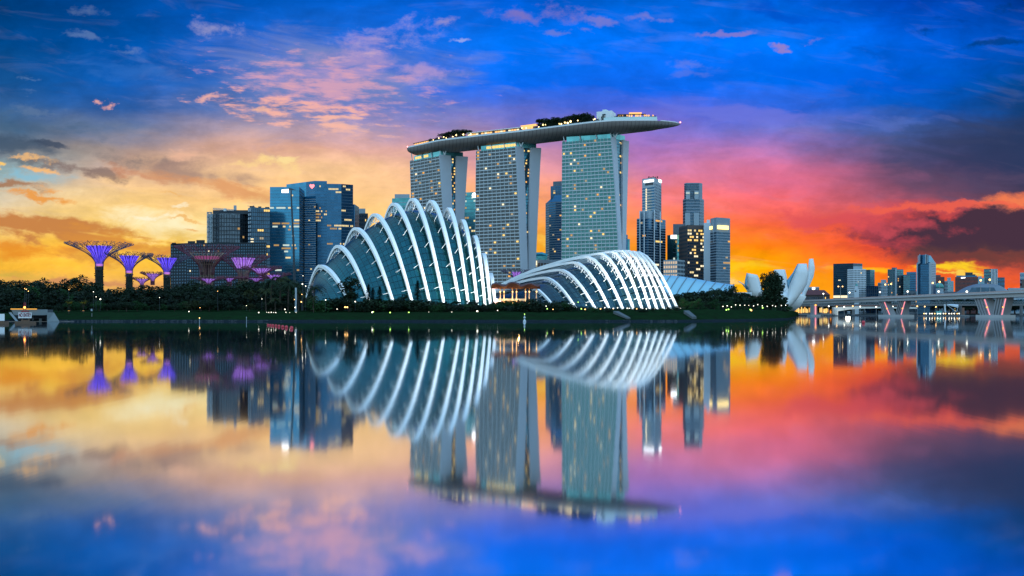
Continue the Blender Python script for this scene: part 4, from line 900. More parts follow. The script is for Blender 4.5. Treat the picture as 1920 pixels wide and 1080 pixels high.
t, zt = building('low_building', 'low white building with a bright lamp before the tall dark right tower', 'building', [(1696, 1550), (1719, 1550)], 546, m_pale, 3, 20, segs=[R_(3, 9, fh=.5, fw=.6, lit=.1)])
t, zt = building('skyscraper', 'tall dark glass tower with white twin pylons and a sloping right shoulder', 'skyscraper', [(1719, 1500), (1744, 1490), (1755, 1510)], 492, g_deep, 3, 35, body='glass_wall', segs=[dict(nf=30, nb=6, mode='slabs', mt=m_dk, th=.5, fin=0, lit=.004, litmat=LW), dict(nf=30, nb=2, mode='slabs', mt=m_dk, th=.5, fin=0)])
MB().prism([xy(1723, 1500), xy(1741, 1493), xy(1741, 1525), xy(1723, 1525)], zt, zof(477.5, 1496)).build('upper_block', g_deep, t)
MB().hexa([(*xy(1741, 1493), zt), (*xy(1754, 1510), zt), (*xy(1754, 1535), zt), (*xy(1741, 1530), zt)], [(*xy(1741, 1493), zof(479, 1496)), (*xy(1745, 1498), zof(479, 1496)), (*xy(1745, 1530), zof(479, 1496)), (*xy(1741, 1530), zof(479, 1496))]).build('sloped_shoulder', g_blue, t)
for a, b, y0, y1 in ((1718.5, 1720.5, 494, 556), (1721, 1722.5, 479, 495), (1724, 1725.5, 476.5, 494), (1735, 1737, 476.5, 494), (1738.5, 1740, 478, 493), (1742, 1746.5, 493, 556)):
    MB().prism([xy(a, 1488), xy(b, 1488), xy(b, 1494), xy(a, 1494)], zof(y1, 1488), zof(y0, 1488)).build('pylon', m_pale, t)
t, zt = building('apartment_tower', 'reddish brown apartment block right behind the tall dark right tower', 'apartments', [(1752, 1900), (1771, 1900)], 519, m_brick, 3, 25, segs=[R_(14, 8, m_dk, .02, fh=.5, fw=.5)])
MB().prism([xy(1755, 1902), xy(1764, 1902), xy(1764, 1915), xy(1755, 1915)], zt, zof(515.5, 1902)).build('roof_block', m_brown, t)
t, zt = building('apartment_tower', 'pale stepped apartment tower between the reddish brown block and the wide brick block', 'apartments', [(1771, 1900), (1777, 1890), (1788, 1900)], 527, m_pale, 3, 25, segs=[R_(10, 3, g_teal, fh=.5, fw=.5), R_(10, 5, g_teal, fh=.5, fw=.5)])
MB().prism([xy(1776, 1895), xy(1783, 1895), xy(1783, 1910), xy(1776, 1910)], zt, zof(520.5, 1895)).build('upper_block', m_pale, t)
dm = thing('domed_building', 'small old building with a green dome behind the bridge lamps', 'domed building', (*xy(1761, 1600), 3))
MB().prism([xy(1752, 1598), xy(1770, 1598), xy(1770, 1620), xy(1752, 1620)], 2, zof(549, 1600)).build('wall', m_pale, dm)
MB().lathe([(6.6, zof(549, 1600)), (6.6, zof(540, 1600))], 16, xy(1761, 1607)).build('drum', m_pale, dm)
MB().lathe([(7.2, zof(540, 1600)), (7, zof(536, 1600)), (5.4, zof(532.5, 1600)), (2.8, zof(531, 1600)), (.4, zof(529, 1600))], 16, xy(1761, 1607)).build('dome', MATS[('copper_green', (.08, .32, .30), .6, 0.0)], dm, True)
t, zt = building('hotel_block', 'wide brick red block with a white lit sign near its roof', 'building', [(1791, 1750), (1834, 1740)], 519.5, m_brick, 3, 30, segs=[R_(9, 18, m_dk, .02, fh=.5, fw=.5)])
MB().prism([xy(1793, 1752), xy(1832, 1752), xy(1832, 1770), xy(1793, 1770)], zt, zof(516.5, 1750)).build('upper_storey', g_deep, t)
MB().prism([xy(1810, 1754), xy(1824, 1754), xy(1824, 1770), xy(1810, 1770)], zof(516.5, 1750), zof(510.5, 1750)).build('plant_room', m_dk, t); MB().prism([xy(1810, 1758), xy(1829, 1758), xy(1829, 1768), xy(1810, 1768)], zof(516.5, 1750), zof(514, 1750)).build('plant_room', m_dk, t)
patch(t, 'lit_sign', 1802, 1812.5, 1748, 1746, 519.8, 522, SW, 1)
t, zt = building('office_block', 'small pale block between the brick block and the pale twin slab', 'building', [(1833, 1900), (1846, 1900)], 521, m_pale, 3, 20, segs=[R_(10, 5, g_teal, fh=.5, fw=.6)])
MB().prism([xy(1834, 1902), xy(1841, 1902), xy(1841, 1912), xy(1834, 1912)], zt, zof(518, 1902)).build('roof_block', m_pale, t)
t, zt = building('office_tower', 'pale two toned slab tower above the grey domed theatre', 'office tower', [(1845, 1950), (1858, 1940), (1871, 1940)], 504.5, m_slate, 3, 30, segs=[R_(14, 6, g_teal, fh=.5, fw=.6), None])
for k in range(5): MB().prism([xy(1858.6+k*2.6, 1938), xy(1859.9+k*2.6, 1938), xy(1859.9+k*2.6, 1941), xy(1858.6+k*2.6, 1941)], 3, zof(504.5, 1940)).build('pier', m_white, t)
t, zt = building('office_block', 'lower blue grey block attached right of the pale slab tower', 'building', [(1871, 1960), (1884, 1960)], 520, m_slate, 3, 25, segs=[R_(9, 6, g_deep, fh=.5, fw=.7)])
t, zt = building('office_tower', 'pale tower cut by the right edge of the picture', 'office tower', [(1912.5, 1700), (1935, 1700)], 511, m_pale, 3, 25, segs=[R_(9, 6, g_deep, fh=.55, fw=.7)])
MB().prism([xy(1916, 1690), xy(1935, 1690), xy(1935, 1696), xy(1916, 1696)], 3, zof(524, 1690)).build('side_wing', m_brown, t)
t, zt = building('low_building', 'low pale building under the trees at the right edge', 'building', [(1890, 1600), (1925, 1600)], 540, m_pale, 3, 25, segs=[R_(3, 10, g_deep, fh=.5, fw=.7)])
t, zt = building('low_building', 'long low grey building behind the middle of the bridge', 'building', [(1766, 1680), (1812, 1680)], 547, m_slate, 3, 25, segs=[R_(2, 14, g_deep, .1, fh=.5, fw=.7)])
# grey domed theatre
th = thing('domed_theatre', 'grey curved theatre roof with a dark glass front behind the bridge', 'theatre', (*xy(1850, 1560), 3))
mb = MB(); prof = [(1795, 552), (1806, 544), (1820, 537), (1838, 532), (1858, 531.5), (1872, 534), (1884, 541), (1894, 551)]
PP = catmull([Vector((a, b)) for a, b in prof], 3)
for p in PP:
    for q in range(7):
        a = q/6; pp = at(p.x, p.y, 1560); zz = 3+(pp.z-3)*math.sin(math.pi*(.18+.82*a)/2 if a < 1 else math.pi/2); mb.v.append((pp.x, 1560-34*(1-a)+60*max(0, a-.8), zz))
for i in range(len(PP)-1):
    for q in range(6): a = i*7+q; mb.f.append((a, a+7, a+8, a+1))
mb.build('curved_roof', mat('theatre_roof', (.16, .20, .24), .5, .2), th, True)
MB().hexa([at(1812, 556, 1522), at(1873, 556, 1522), at(1873, 556, 1530), at(1812, 556, 1530)], [at(1822, 539, 1522), at(1864, 539, 1522), at(1864, 539, 1530), at(1822, 539, 1530)]).build('dark_glass_front', g_navy, th)

# ------------------------------------------------------------------ bridges
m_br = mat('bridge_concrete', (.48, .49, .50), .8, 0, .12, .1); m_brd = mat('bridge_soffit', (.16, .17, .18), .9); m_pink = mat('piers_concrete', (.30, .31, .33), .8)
br = thing('road_bridge', 'long pale concrete road bridge on V shaped piers at the right', 'bridge', (*xy(1668, 930), 0))
DZ = 18.0
def bpt(px):      # near edge of the bridge deck: runs from (1478, far) to (1940, near)
    # plan line through xy(1480, 1218) and xy(1920, 667)
    A = Vector(xy(1480, 1218)); B = Vector(xy(1920, 667)); k = (px-960)/F; d = B-A
    s = (k*A.y-A.x)/(d.x-k*d.y); return A+d*s, d.normalized()
mb1 = MB(); mb2 = MB(); mb3 = MB()
px = 1478; cuts = [1478+i*14 for i in range(38)]
for a, b in zip(cuts, cuts[1:]):
    p, d = bpt(a); q, _ = bpt(b); n = Vector((-d.y, d.x)) if -d.y > 0 else Vector((-d.y, d.x)); n = n if n.y > 0 else -n
    arch = lambda x_: 0
    for mb_, o0, o1, z0, z1 in ((mb1, 0, 16, DZ-1.1, DZ), (mb2, 1.5, 14, DZ-3.7, DZ-1.15), (mb3, .1, .5, DZ+.01, DZ+.9)):
        mb_.hexa([(*(p+n*o0), z0), (*(q+n*o0), z0), (*(q+n*o1), z0), (*(p+n*o1), z0)], [(*(p+n*o0), z1), (*(q+n*o0), z1), (*(q+n*o1), z1), (*(p+n*o1), z1)])
mb1.build('deck', m_br, br); mb2.build('girder', m_br, br); mb3.build('parapet', mat('parapet_taillight_tint', (.50, .38, .36), .7), br)  # parapet's pink tint stands in for the warm line of tail-lights
pinkglow = emit('pink_glow_on_pier', (1, .30, .36), 1.3); LEDa = emit('amber_marker', (1, .4, .08), 2.5)
def vpier(legs, f0, f1):
    pm, d = bpt((legs[0][0]+legs[1][1])/2); n = Vector((-d.y, d.x)); n = n if n.y > 0 else -n
    for t0, t1, b0, b1 in legs:
        T0, T1, B0, B1 = [bpt(v)[0] for v in (t0, t1, b0, b1)]
        mb = MB().hexa([(*(B0+n*3), 2), (*(B1+n*3), 2), (*(B1+n*8), 2), (*(B0+n*8), 2)], [(*(T0+n*3), DZ-3.6), (*(T1+n*3), DZ-3.6), (*(T1+n*8), DZ-3.6), (*(T0+n*8), DZ-3.6)])
        leg = mb.build('pier_leg', m_pink, br)
        for f in (.2, .45, .7):
            a = B0.lerp(B1, f); b = T0.lerp(T1, f)
            MB().bar((*(a+n*2.9), 2.2), (*(b+n*2.9), DZ-3.8), .9, .25).build('groove_shade_bar', m_brd, leg)  # dark bars on the face stand in for shade in its grooves
        a, b = B0.lerp(B1, .93), T0.lerp(T1, .93)
        MB().bar((*(a+n*2.7), 2.1), (*(b+n*2.7), DZ-4.6), .75, .4).build('glow_strip', pinkglow, leg)  # glowing bar stands in for the pink lit end of the leg
        a = a.lerp(b, .45); MB().ball((*(a+n*2.3), 2+(DZ-5.6)*.45), .6, 8).build('marker_lamp', LEDa, leg)
    f0, f1 = bpt(f0)[0], bpt(f1)[0]
    MB().hexa([(*(f0+n*1), -1), (*(f1+n*1), -1), (*(f1+n*11), -1), (*(f0+n*11), -1)], [(*(f0+n*1), 2.05), (*(f1+n*1), 2.05), (*(f1+n*11), 2.05), (*(f0+n*11), 2.05)]).build('footing', m_br, br)
vpier([(1641, 1654, 1651, 1663.5), (1679, 1692, 1672, 1685)], 1645, 1691); vpier([(1819, 1841, 1830, 1850.5), (1859, 1880, 1853, 1873)], 1827, 1875)
p, d = bpt(1532); MB().prism([tuple(p+Vector(v)) for v in ((-2, 6), (2, 6), (2, 18), (-2, 18))], -1, DZ-4.5).build('pier_leg', m_pink, br)
MB().bar((p.x, p.y+5.5, 2), (p.x, p.y+5.5, 12), 1.2).build('glow_strip', pinkglow, br); MB().ball((p.x, p.y+5, 12.5), 1.0, 8).build('marker_lamp', LEDa, br)  # the bar's glow stands in for pink light on this pier
MB().prism([tuple(p+Vector(v)) for v in ((-5, 3), (5, 3), (5, 20), (-5, 20))], -1, 1.8).build('footing', m_br, br)
# second, flatter bridge farther back, and the white arched footbridge
b2 = thing('road_bridge', 'lower second bridge with a lattice railing seen under the long pale bridge', 'bridge', (*xy(1700, 1480), 0))
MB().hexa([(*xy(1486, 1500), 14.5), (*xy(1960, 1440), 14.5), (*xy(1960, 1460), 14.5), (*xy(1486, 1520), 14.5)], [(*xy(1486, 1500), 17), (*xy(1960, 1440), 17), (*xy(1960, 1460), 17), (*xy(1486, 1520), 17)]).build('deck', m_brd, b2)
mb = MB(); 
for i in range(95):
    a = Vector((*xy(1490+i*5, 1499-i*.63), 17)); b = Vector((*xy(1490+i*5+5, 1499-(i+1)*.63), 17)); top = Vector((0, 0, 3.2))
    mb.bar(a, b+top, .3); mb.bar(a+top, b, .3); mb.bar(a+top, b+top, .35)
mb.build('lattice_railing', m_pale, b2)
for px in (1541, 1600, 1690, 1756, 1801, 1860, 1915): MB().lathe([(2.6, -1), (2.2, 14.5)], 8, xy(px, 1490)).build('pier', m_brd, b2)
b3 = thing('footbridge', 'white floodlit arched footbridge low over the water beneath the pale bridge', 'footbridge', (*xy(1610, 1300), 0))
mb = MB(); m_w2 = mat('white_arch', (.75, .74, .70), .6)
P = [(1564, 576, 590), (1572, 575.5, 583.5), (1590, 575, 580.5), (1620, 574.8, 578.5), (1650, 575, 578), (1690, 575.5, 578.5), (1720, 576, 579)]
for (a, t0, u0), (b, t1, u1) in zip(P, P[1:]):
    mb.hexa([at(a, u0, 1300), at(b, u1, 1300), at(b, u1, 1300)+Vector((0, 8, 0)), at(a, u0, 1300)+Vector((0, 8, 0))], [at(a, t0, 1300), at(b, t1, 1300), at(b, t1, 1300)+Vector((0, 8, 0)), at(a, t0, 1300)+Vector((0, 8, 0))])
mb.build('arch', m_w2, b3)
MB().box(at(1566.5, 0, 1298).x, at(1571, 0, 1298).x, 1297, 1306, -1, 9).build('support', m_w2, b3)
mb = MB().bar(at(1564, 573, 1299), at(1720, 573, 1299), .8, .5); mb.build('handrail', mat('red_handrail', (.35, .12, .08), .7), b3)
ld = bpy.data.lights.new('arch_light', 'POINT'); ld.energy = 3e3; ld.color = (1, .9, .7); ld.shadow_soft_size = 3; lo = bpy.data.objects.new('lamp', ld); col.objects.link(lo); lo.location = (*xy(1590, 1285), 3); attach(lo, b3)

# ------------------------------------------------------------------ lamp posts
m_post = mat('lamp_post_steel', (.22, .24, .26), .5, .5)
LA = {'amber': emit('amber_lamp', (1, .52, .16), 5), 'white': emit('white_lamp', (1, .93, .75), 5), 'cool': emit('cool_lamp', (.85, .95, 1), 7), 'green': emit('green_lamp', (.45, .9, .15), 4), 'red': emit('red_lamp', (1, .1, .15), 6)}
def lamp_post(px, py, D, z0, kind, label, r=.55, group='street lamps along the bridge', twin=False, h=None):
    X, Y = xy(px, D); z = zof(py, D); o = thing('street_lamp', label, 'lamp', (X, Y, z0), group)
    MB().tube([(X, Y, z0), (X, Y, z)], [.28, .16], 6).build('pole', m_post, o)
    for sx_ in ((-1, 1) if twin else (0,)):
        if sx_: MB().bar((X, Y, z), (X+sx_*2.2, Y, z+.5), .15).build('arm', m_post, o)
        MB().ball((X+sx_*2.2, Y, z+.2), r, 8).build('lamp_head', LA[kind], o)
    return o
for px, py, kd, tw, lab in ((1479, 543, 'amber', True, 'amber twin lamp at the left end of the bridge by the museum'), (1490, 553, 'white', False, 'short white lamp at the left end of the bridge'), (1544, 551, 'white', False, 'white bridge lamp before the red roofed building'),
    (1576, 537.5, 'amber', True, 'tall amber twin lamp before the black glass block'), (1593, 549, 'white', False, 'white bridge lamp left of the clock tower'), (1650, 548, 'white', False, 'white bridge lamp before the pale apartment slabs'),
    (1660, 534, 'amber', False, 'tall amber lamp before the pale apartment slabs'), (1671, 533, 'amber', False, 'tall amber lamp before the tall grey apartment tower'), (1702, 547, 'white', False, 'white bridge lamp left of the tall dark tower'),
    (1749, 531, 'amber', False, 'tall amber lamp right in front of the tall dark tower'), (1762, 529, 'amber', False, 'tall amber lamp above the green dome'), (1760, 547, 'white', False, 'white bridge lamp before the green dome'),
    (1813, 547.5, 'white', False, 'white bridge lamp left of the grey theatre'), (1839, 526, 'amber', False, 'tall amber lamp before the grey theatre'), (1856, 525, 'amber', False, 'tallest amber lamp above the grey theatre')):
    p, d = bpt(px); lamp_post(px, py, p.y+12 if kd == 'amber' else p.y+1.2, DZ, kd, lab, .62 if tw else .72, twin=tw)
for i, (px, kd) in enumerate(((1554, 'white'), (1569, 'amber'), (1583, 'white'), (1599, 'amber'), (1613, 'white'), (1643, 'white'), (1659, 'white'), (1674, 'white'), (1704, 'white'), (1720, 'amber'), (1734, 'amber'), (1755, 'amber'))):
    lamp_post(px, 574.5+(i % 3)*.6, 1250, 1.0, kd, 'small lamp glowing low beneath the pale bridge', .8, 'quay lamps seen under the bridge')
# dark quay strip so the lamps stand on something, with moored platforms
structure(MB().hexa([(*xy(1548, 1245), -1), (*xy(1960, 1240), -1), (*xy(1960, 1256), -1), (*xy(1548, 1256), -1)], [(*xy(1548, 1246), 1.0), (*xy(1960, 1241), 1.0), (*xy(1960, 1256), 1.0), (*xy(1548, 1256), 1.0)]).build('quay', mat('dark_quay', (.05, .06, .07), .9)))
for i in range(15):
    px = 1732+i*5.2+random.uniform(-1, 1); X, Y = xy(px, 1180); o = thing('pontoon_lamp', 'tiny warm lamp on the floating platform under the bridge', 'lamp', (X, Y, 1.2), 'lamps on the floating platform')
    MB().box(X-.15, X+.15, Y-.15, Y+.15, 1.2, 2.6).build('pole', m_post, o); MB().ball((X, Y, 3), .62, 6).build('lamp_head', LA['white' if i % 4 else 'amber'], o)
fp = thing('floating_platform', 'long low floating platform dotted with lamps beneath the bridge', 'platform', (*xy(1770, 1180), 0))
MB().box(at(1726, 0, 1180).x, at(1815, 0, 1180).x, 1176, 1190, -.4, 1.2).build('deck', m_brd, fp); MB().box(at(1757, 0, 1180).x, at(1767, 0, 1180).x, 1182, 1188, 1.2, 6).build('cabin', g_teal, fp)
sc = thing('event_canopy', 'white tilted sail like canopy on struts beneath the bridge', 'canopy', (*xy(1782, 1150), 0))
MB().hexa([at(1776, 572, 1150), at(1796, 577, 1150), at(1797, 574, 1160), at(1778, 571, 1160)], [at(1776, 570.5, 1150), at(1796.5, 573.5, 1150), at(1797.5, 571, 1160), at(1780, 570, 1160)]).build('sail_roof', m_white, sc)
MB().bar(at(1771.5, 570.5, 1150), at(1772.5, 586, 1150), 1.4).build('mast', m_white, sc); MB().bar(at(1776, 572, 1150), at(1793, 585, 1150), .4).bar(at(1797, 574, 1150), at(1794, 585, 1150), .4).build('strut', m_white, sc)
o = thing('mooring_dolphin', 'reddish mooring post on a round footing left of the right V pier', 'mooring post', (*xy(1806, 1000), 0))
MB().lathe([(6, -1), (6, 1.2), (3, 1.6)], 10, xy(1806, 1000)).build('footing', m_brd, o); MB().lathe([(1.6, 1.5), (1.2, 9)], 8, xy(1806, 1000)).build('post', mat('rusty_post', (.2, .11, .08), .9), o)
# restaurant strip glowing under the left end of the bridge
rs = thing('waterside_terrace', 'row of glowing restaurants under the left end of the bridge', 'restaurant row', (*xy(1505, 1300), 3))
MB().prism([xy(1452, 1300), xy(1560, 1300), xy(1560, 1312), xy(1452, 1312)], 1, 3.2).build('terrace', m_brd, rs); MB().prism([xy(1455, 1304), xy(1556, 1304), xy(1556, 1316), xy(1455, 1316)], 12.4, 13.2).build('roof', m_brown, rs)
for k in range(34):
    a = 1456+k*2.9
    if abs(a-1532) < 4: continue
    MB().box(at(a, 0, 1305).x, at(a+random.uniform(1.2, 2.2), 0, 1305).x, 1305, 1306, random.uniform(3.5, 5), random.uniform(8.5, 12)).build('lit_shopfront', LW[0] if k % 3 else LW[1], rs)
# tall mast lamp leaning over the left glass tower
ml = thing('mast_lamp', 'very tall slightly leaning floodlight mast before the left blue glass tower', 'lamp mast', (*xy(553.5, 560), 5))
MB().tube([(*xy(553.5, 560), 5), at(550, 450, 560), at(545.5, 357, 560)], [.75, .6, .42], 8).build('pole', m_dk, ml)
MB().hexa([at(542, 356.5, 559), at(555, 356.5, 559), at(555, 356.5, 562), at(542, 356.5, 562)], [at(541, 352.5, 559), at(546, 353, 559), at(546, 353, 562), at(541, 352.5, 562)]).build('lamp_bracket', m_dk, ml)
MB().hexa([at(528, 361.5, 558), at(541, 361.5, 558), at(541, 361.5, 561), at(528, 361.5, 561)], [at(528, 355.5, 558), at(541, 354.5, 558), at(541, 354.5, 561), at(528, 355.5, 561)]).build('lamp_head', emit('floodlight_head', (1, .96, .92), 3), ml)

# ------------------------------------------------------------------ steel supertrees
m_rod = mat('purple_steel_rods', (.09, .075, .12), .6); m_rodr = mat('red_steel_rods', (.16, .04, .07), .6); m_grn = mat('planted_trunk', (.018, .024, .020), .95, 0, .4, .5)
def funnel_mat(name, ca, cb, st):
    m, N = newmat(name); uv = N.n('ShaderNodeTexCoord').outputs['UV']; u, v, _ = N.sep(uv)
    s_ = N.m('GREATER_THAN', N.m('FRACT', N.m('MULTIPLY', u, 22)), .25)
    nz = N.noise(N.xyz(N.m('MULTIPLY', u, 40), N.m('MULTIPLY', v, 3)), 1.0, 3)
    c = N.mix(N.mr(nz, .3, .7), ca, cb)
    e = N.n('ShaderNodeEmission'); N.put(e.inputs[0], c); N.put(e.inputs[1], N.m('MULTIPLY', N.m('ADD', .25, N.m('MULTIPLY', s_, .75)), st))
    out(N, e.outputs[0]); m.cycles.emission_sampling = 'NONE'; return m
f_blue = funnel_mat('violet_led_skin', (.05, .03, .85), (.20, .12, 1.0), 1.35); f_pink = funnel_mat('lilac_led_skin', (.28, .09, .70), (.55, .30, 1.0), 1.0); f_dim = funnel_mat('dim_led_skin', (.16, .07, .08), (.42, .28, .20), .32)
f_pinkring = emit('dull_pink_ring', (.5, .12, .35), .5)
neck_l = emit('pink_neck_light', (.75, .25, 1.0), 1.5)
def supertree(px, neck_py, rim_py, Rr, r0, D, label, fun, funR, rods=26, rodm=None, trunk=True, p=2.1, seed=1, th=.145, fun_top=None):
    random.seed(seed); rodm = rodm or m_rod; X, Y = xy(px, D); zn = zof(neck_py, D); zt = zof(rim_py, D)
    t = thing('steel_tree', label, 'steel tree', (X, Y, 5), 'tree shaped steel towers of the garden')
    if trunk:
        mb = MB(); n = 14; prof = [(r0*1.35, 4), (r0*1.15, 8), (r0*1.0, 5+(zn-5)*.5), (r0*.98, zn-1)]
        mb.lathe(prof, n, (X, Y)); mb.v = [(x_+random.uniform(-.35, .35), y_+random.uniform(-.35, .35), z_) for x_, y_, z_ in mb.v]
        mb.build('planted_trunk', m_grn, t)
        if fun is f_pink:
            cg = MB()
            for j in range(20):
                a = 2*math.pi*j/20; cg.tube([(X+r_*math.cos(a), Y+r_*math.sin(a), z_) for r_, z_ in ((r0*1.3, 6), (r0*1.1, (zn+5)/2), (r0*1.0, zn), (r0*1.15, zn+(zt-zn)*.3))], .15, 4)
            cg.build('trunk_cage', mat('tan_cage_steel', (.34, .26, .18), .6), t)
        for _ in range(1):
            lv = MB()
            for i in range(260):
                a = random.uniform(0, 6.28); z = random.uniform(5, zn-1); r = r0*1.05+random.uniform(0, .5); c = Vector((X+r*math.cos(a), Y+r*math.sin(a), z)); s_ = random.uniform(.25, .6)
                u_ = Vector((random.uniform(-1, 1), random.uniform(-1, 1), random.uniform(-1, 1))).normalized()*s_; w_ = Vector((-u_.y, u_.x, .3*s_)); lv.quad(c-u_, c+w_, c+u_, c-w_)
            tag(lv.build('climbing_plants', m_leafA, t), None, None, None, 'stuff')
        if fun is f_blue: MB().lathe([(r0*1.04, zn-.3), (r0*1.04, zn+.9)], 16, (X, Y)).build('neck_light_ring', neck_l, t)
    def rad(z): tt = max(0, min(1, (z-zn)/(zt-zn))); return r0+(Rr-r0)*tt**p
    zf = fun_top if fun_top else zn+(zt-zn)*.9
    mb = MB(); mb.uv = []; n = 32; K = 8
    for k in range(K+1):
        tt = k/K if fun is f_blue or not trunk else .45+.55*k/K; z = zn+(zf-zn)*tt; r = r0*.9+(funR-r0*.9)*tt**1.5
        for j in range(n+1): a = 2*math.pi*j/n; mb.v.append((X+r*math.cos(a), Y+r*math.sin(a), z)); mb.uv.append((j/n, tt))
    for k in range(K):
        for j in range(n): a = k*(n+1)+j; mb.f.append((a, a+1, a+n+2, a+n+1))
    if fun is f_dim:
        cg = MB()
        for j in range(24):
            a = 2*math.pi*j/24; cg.tube([(X+(r0*.9+(funR-r0*.9)*(k/7)**1.5)*math.cos(a), Y+(r0*.9+(funR-r0*.9)*(k/7)**1.5)*math.sin(a), 8+(zf-8)*(0 if k == 0 else (zn-8)/(zf-8)+(1-(zn-8)/(zf-8))*k/7)) for k in range(8)], .16, 4)
        for rr in (.35, .6, .8, 1.0):
            r = r0*.9+(funR-r0*.9)*rr**1.5; z = zn+(zf-zn)*rr; pts = [(X+r*math.cos(2*math.pi*j/24), Y+r*math.sin(2*math.pi*j/24), z) for j in range(25)]
            for a_, b_ in zip(pts, pts[1:]): cg.bar(a_, b_, .2)
        cg.build('inner_cage', mat('tan_cage_steel', (.34, .26, .18), .6), t)
        MB().lathe([(r0*.5, 5), (r0*.45, zn), (r0*.9, zn+(zf-zn)*.5)], 12, (X, Y)).build('core', m_grn, t)
        m2 = MB(); zr = zn+(zf-zn)*.74; rr_ = r0*.9+(funR-r0*.9)*.74**1.5-.3; m2.lathe([(rr_*.93, zr-.9), (rr_, zr+.9)], 20, (X, Y)); m2.build('neck_light_ring', f_pinkring, t)
    else: mb.build('light_funnel', fun, t)
    mb = MB()
    for j in range(rods):
        a = 2*math.pi*j/rods; pts = []
        for k in range(9):
            tt = k/8; z = zn-(3 if k == 0 else 0)+(zt-zn)*tt; r = rad(z) if k else r0*1.02
            if tt > .86: z -= (tt-.86)*.0
            pts.append((X+r*math.cos(a), Y+r*math.sin(a), z))
        mb.tube(pts, th, 4)
        # the rim: every rod splits into crooked twigs
        for q in range(4):
            tt = random.uniform(.68, 1.0); z = zn+(zt-zn)*tt; r = rad(z); p0 = Vector((X+r*math.cos(a), Y+r*math.sin(a), z)); a2 = a+random.uniform(-.22, .22); r2 = min(Rr*1.0, r+random.uniform(1, Rr*.2)); p1 = Vector((X+r2*math.cos(a2), Y+r2*math.sin(a2), max(z+.4, min(zt+random.uniform(.0, 1.1), z+2.4)))); mb.bar(p0, p1, th*1.2)
            a3 = a2+random.uniform(-.15, .15); r3 = r2*random.uniform(.78, .97); mb.bar(p1, (X+r3*math.cos(a3), Y+r3*math.sin(a3), zt+random.uniform(.1, 1.3)), th*.9)
    for rr in (.55, .8):
        z = zn+(zt-zn)*rr; r = rad(z); pts = [(X+r*math.cos(2*math.pi*j/24), Y+r*math.sin(2*math.pi*j/24), z) for j in range(25)]
        for a_, b_ in zip(pts, pts[1:]): mb.bar(a_, b_, th*.8)
    mb.build('canopy_rods', rodm, t)
    return t
def leafmat(name, a, b, tr=0):
    m, N = newmat(name); g = N.n('ShaderNodeNewGeometry').outputs['Position']; oi = N.n('ShaderNodeObjectInfo')
    f = N.m('ADD', N.m('MULTIPLY', N.noise(g, .25, 4, .7), .7), N.m('MULTIPLY', oi.outputs['Random'], .35))
    out(N, pbr(N, N.mix(f, a, b), .75, 0, .15).outputs[0]); return m
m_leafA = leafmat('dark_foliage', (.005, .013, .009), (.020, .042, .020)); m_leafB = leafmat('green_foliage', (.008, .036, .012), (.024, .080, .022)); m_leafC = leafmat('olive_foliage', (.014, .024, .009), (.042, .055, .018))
m_bark = mat('bark', (.045, .035, .028), .95)
supertree(186, 497.5, 457.5, 21.2, 2.4, 650, 'tallest violet lit steel tree, leftmost, with a wide flat crown', f_blue, 8.3, 30, seed=2, fun_top=zof(462, 650))
supertree(242, 510.5, 476.5, 15.5, 2.1, 655, 'second violet lit steel tree from the left, between two others', f_blue, 6.2, 26, seed=3, fun_top=zof(480, 655))
supertree(313, 513, 481.5, 15.8, 2.1, 660, 'third violet lit steel tree, touching the dark apartment block', f_blue, 6.4, 26, seed=4, fun_top=zof(484, 660))
supertree(388, 508, 463, 22, 4.6, 690, 'largest reddish steel tree with an open cage crown before the dark towers', f_dim, 11.5, 34, m_rodr, seed=5, p=1.7, fun_top=zof(474, 690))
supertree(456, 518, 481, 18.5, 3.4, 700, 'lilac lit reddish steel tree right of the largest reddish one', f_pink, 8.2, 28, m_rodr, seed=6, p=1.7, fun_top=zof(484, 700))
supertree(286, 527, 512, 9.5, 1.4, 760, 'small pink lit steel tree low behind the second and third violet ones', f_pink, 5.0, 22, m_rodr, seed=7, trunk=False)
supertree(266, 534, 522, 8.5, 1.3, 800, 'smallest pink steel tree peeping above the trees at the left', f_pink, 4.6, 20, m_rodr, seed=8, trunk=False)
supertree(490, 519, 502, 13, 1.5, 640, 'low violet steel tree with a wide saucer crown left of the mast', f_pink, 5.9, 24, m_rodr, seed=9, trunk=False)
supertree(513, 527, 514.5, 11, 1.4, 610, 'rightmost small violet steel tree beside the palms', f_pink, 4.3, 22, m_rodr, seed=10, trunk=False)
supertree(391, 531, 522, 11, 1.5, 620, 'low violet steel tree at the foot of the largest reddish one', f_pink, 4.8, 20, m_rodr, seed=11, trunk=False)
supertree(480, 528, 521.5, 9, 1.4, 620, 'flat violet steel tree half sunk behind the tree line', f_pink, 4.6, 20, m_rodr, seed=12, trunk=False)
supertree(430, 528, 521, 8, 1.4, 640, 'faint violet steel tree between the two reddish ones', f_pink, 3.0, 20, m_rodr, seed=13, trunk=False)
supertree(968, 527, 508, 12, 1.6, 760, 'faint purple steel tree behind the pavilion, before the middle hotel tower', f_pink, 3.6, 22, m_rod, seed=14)

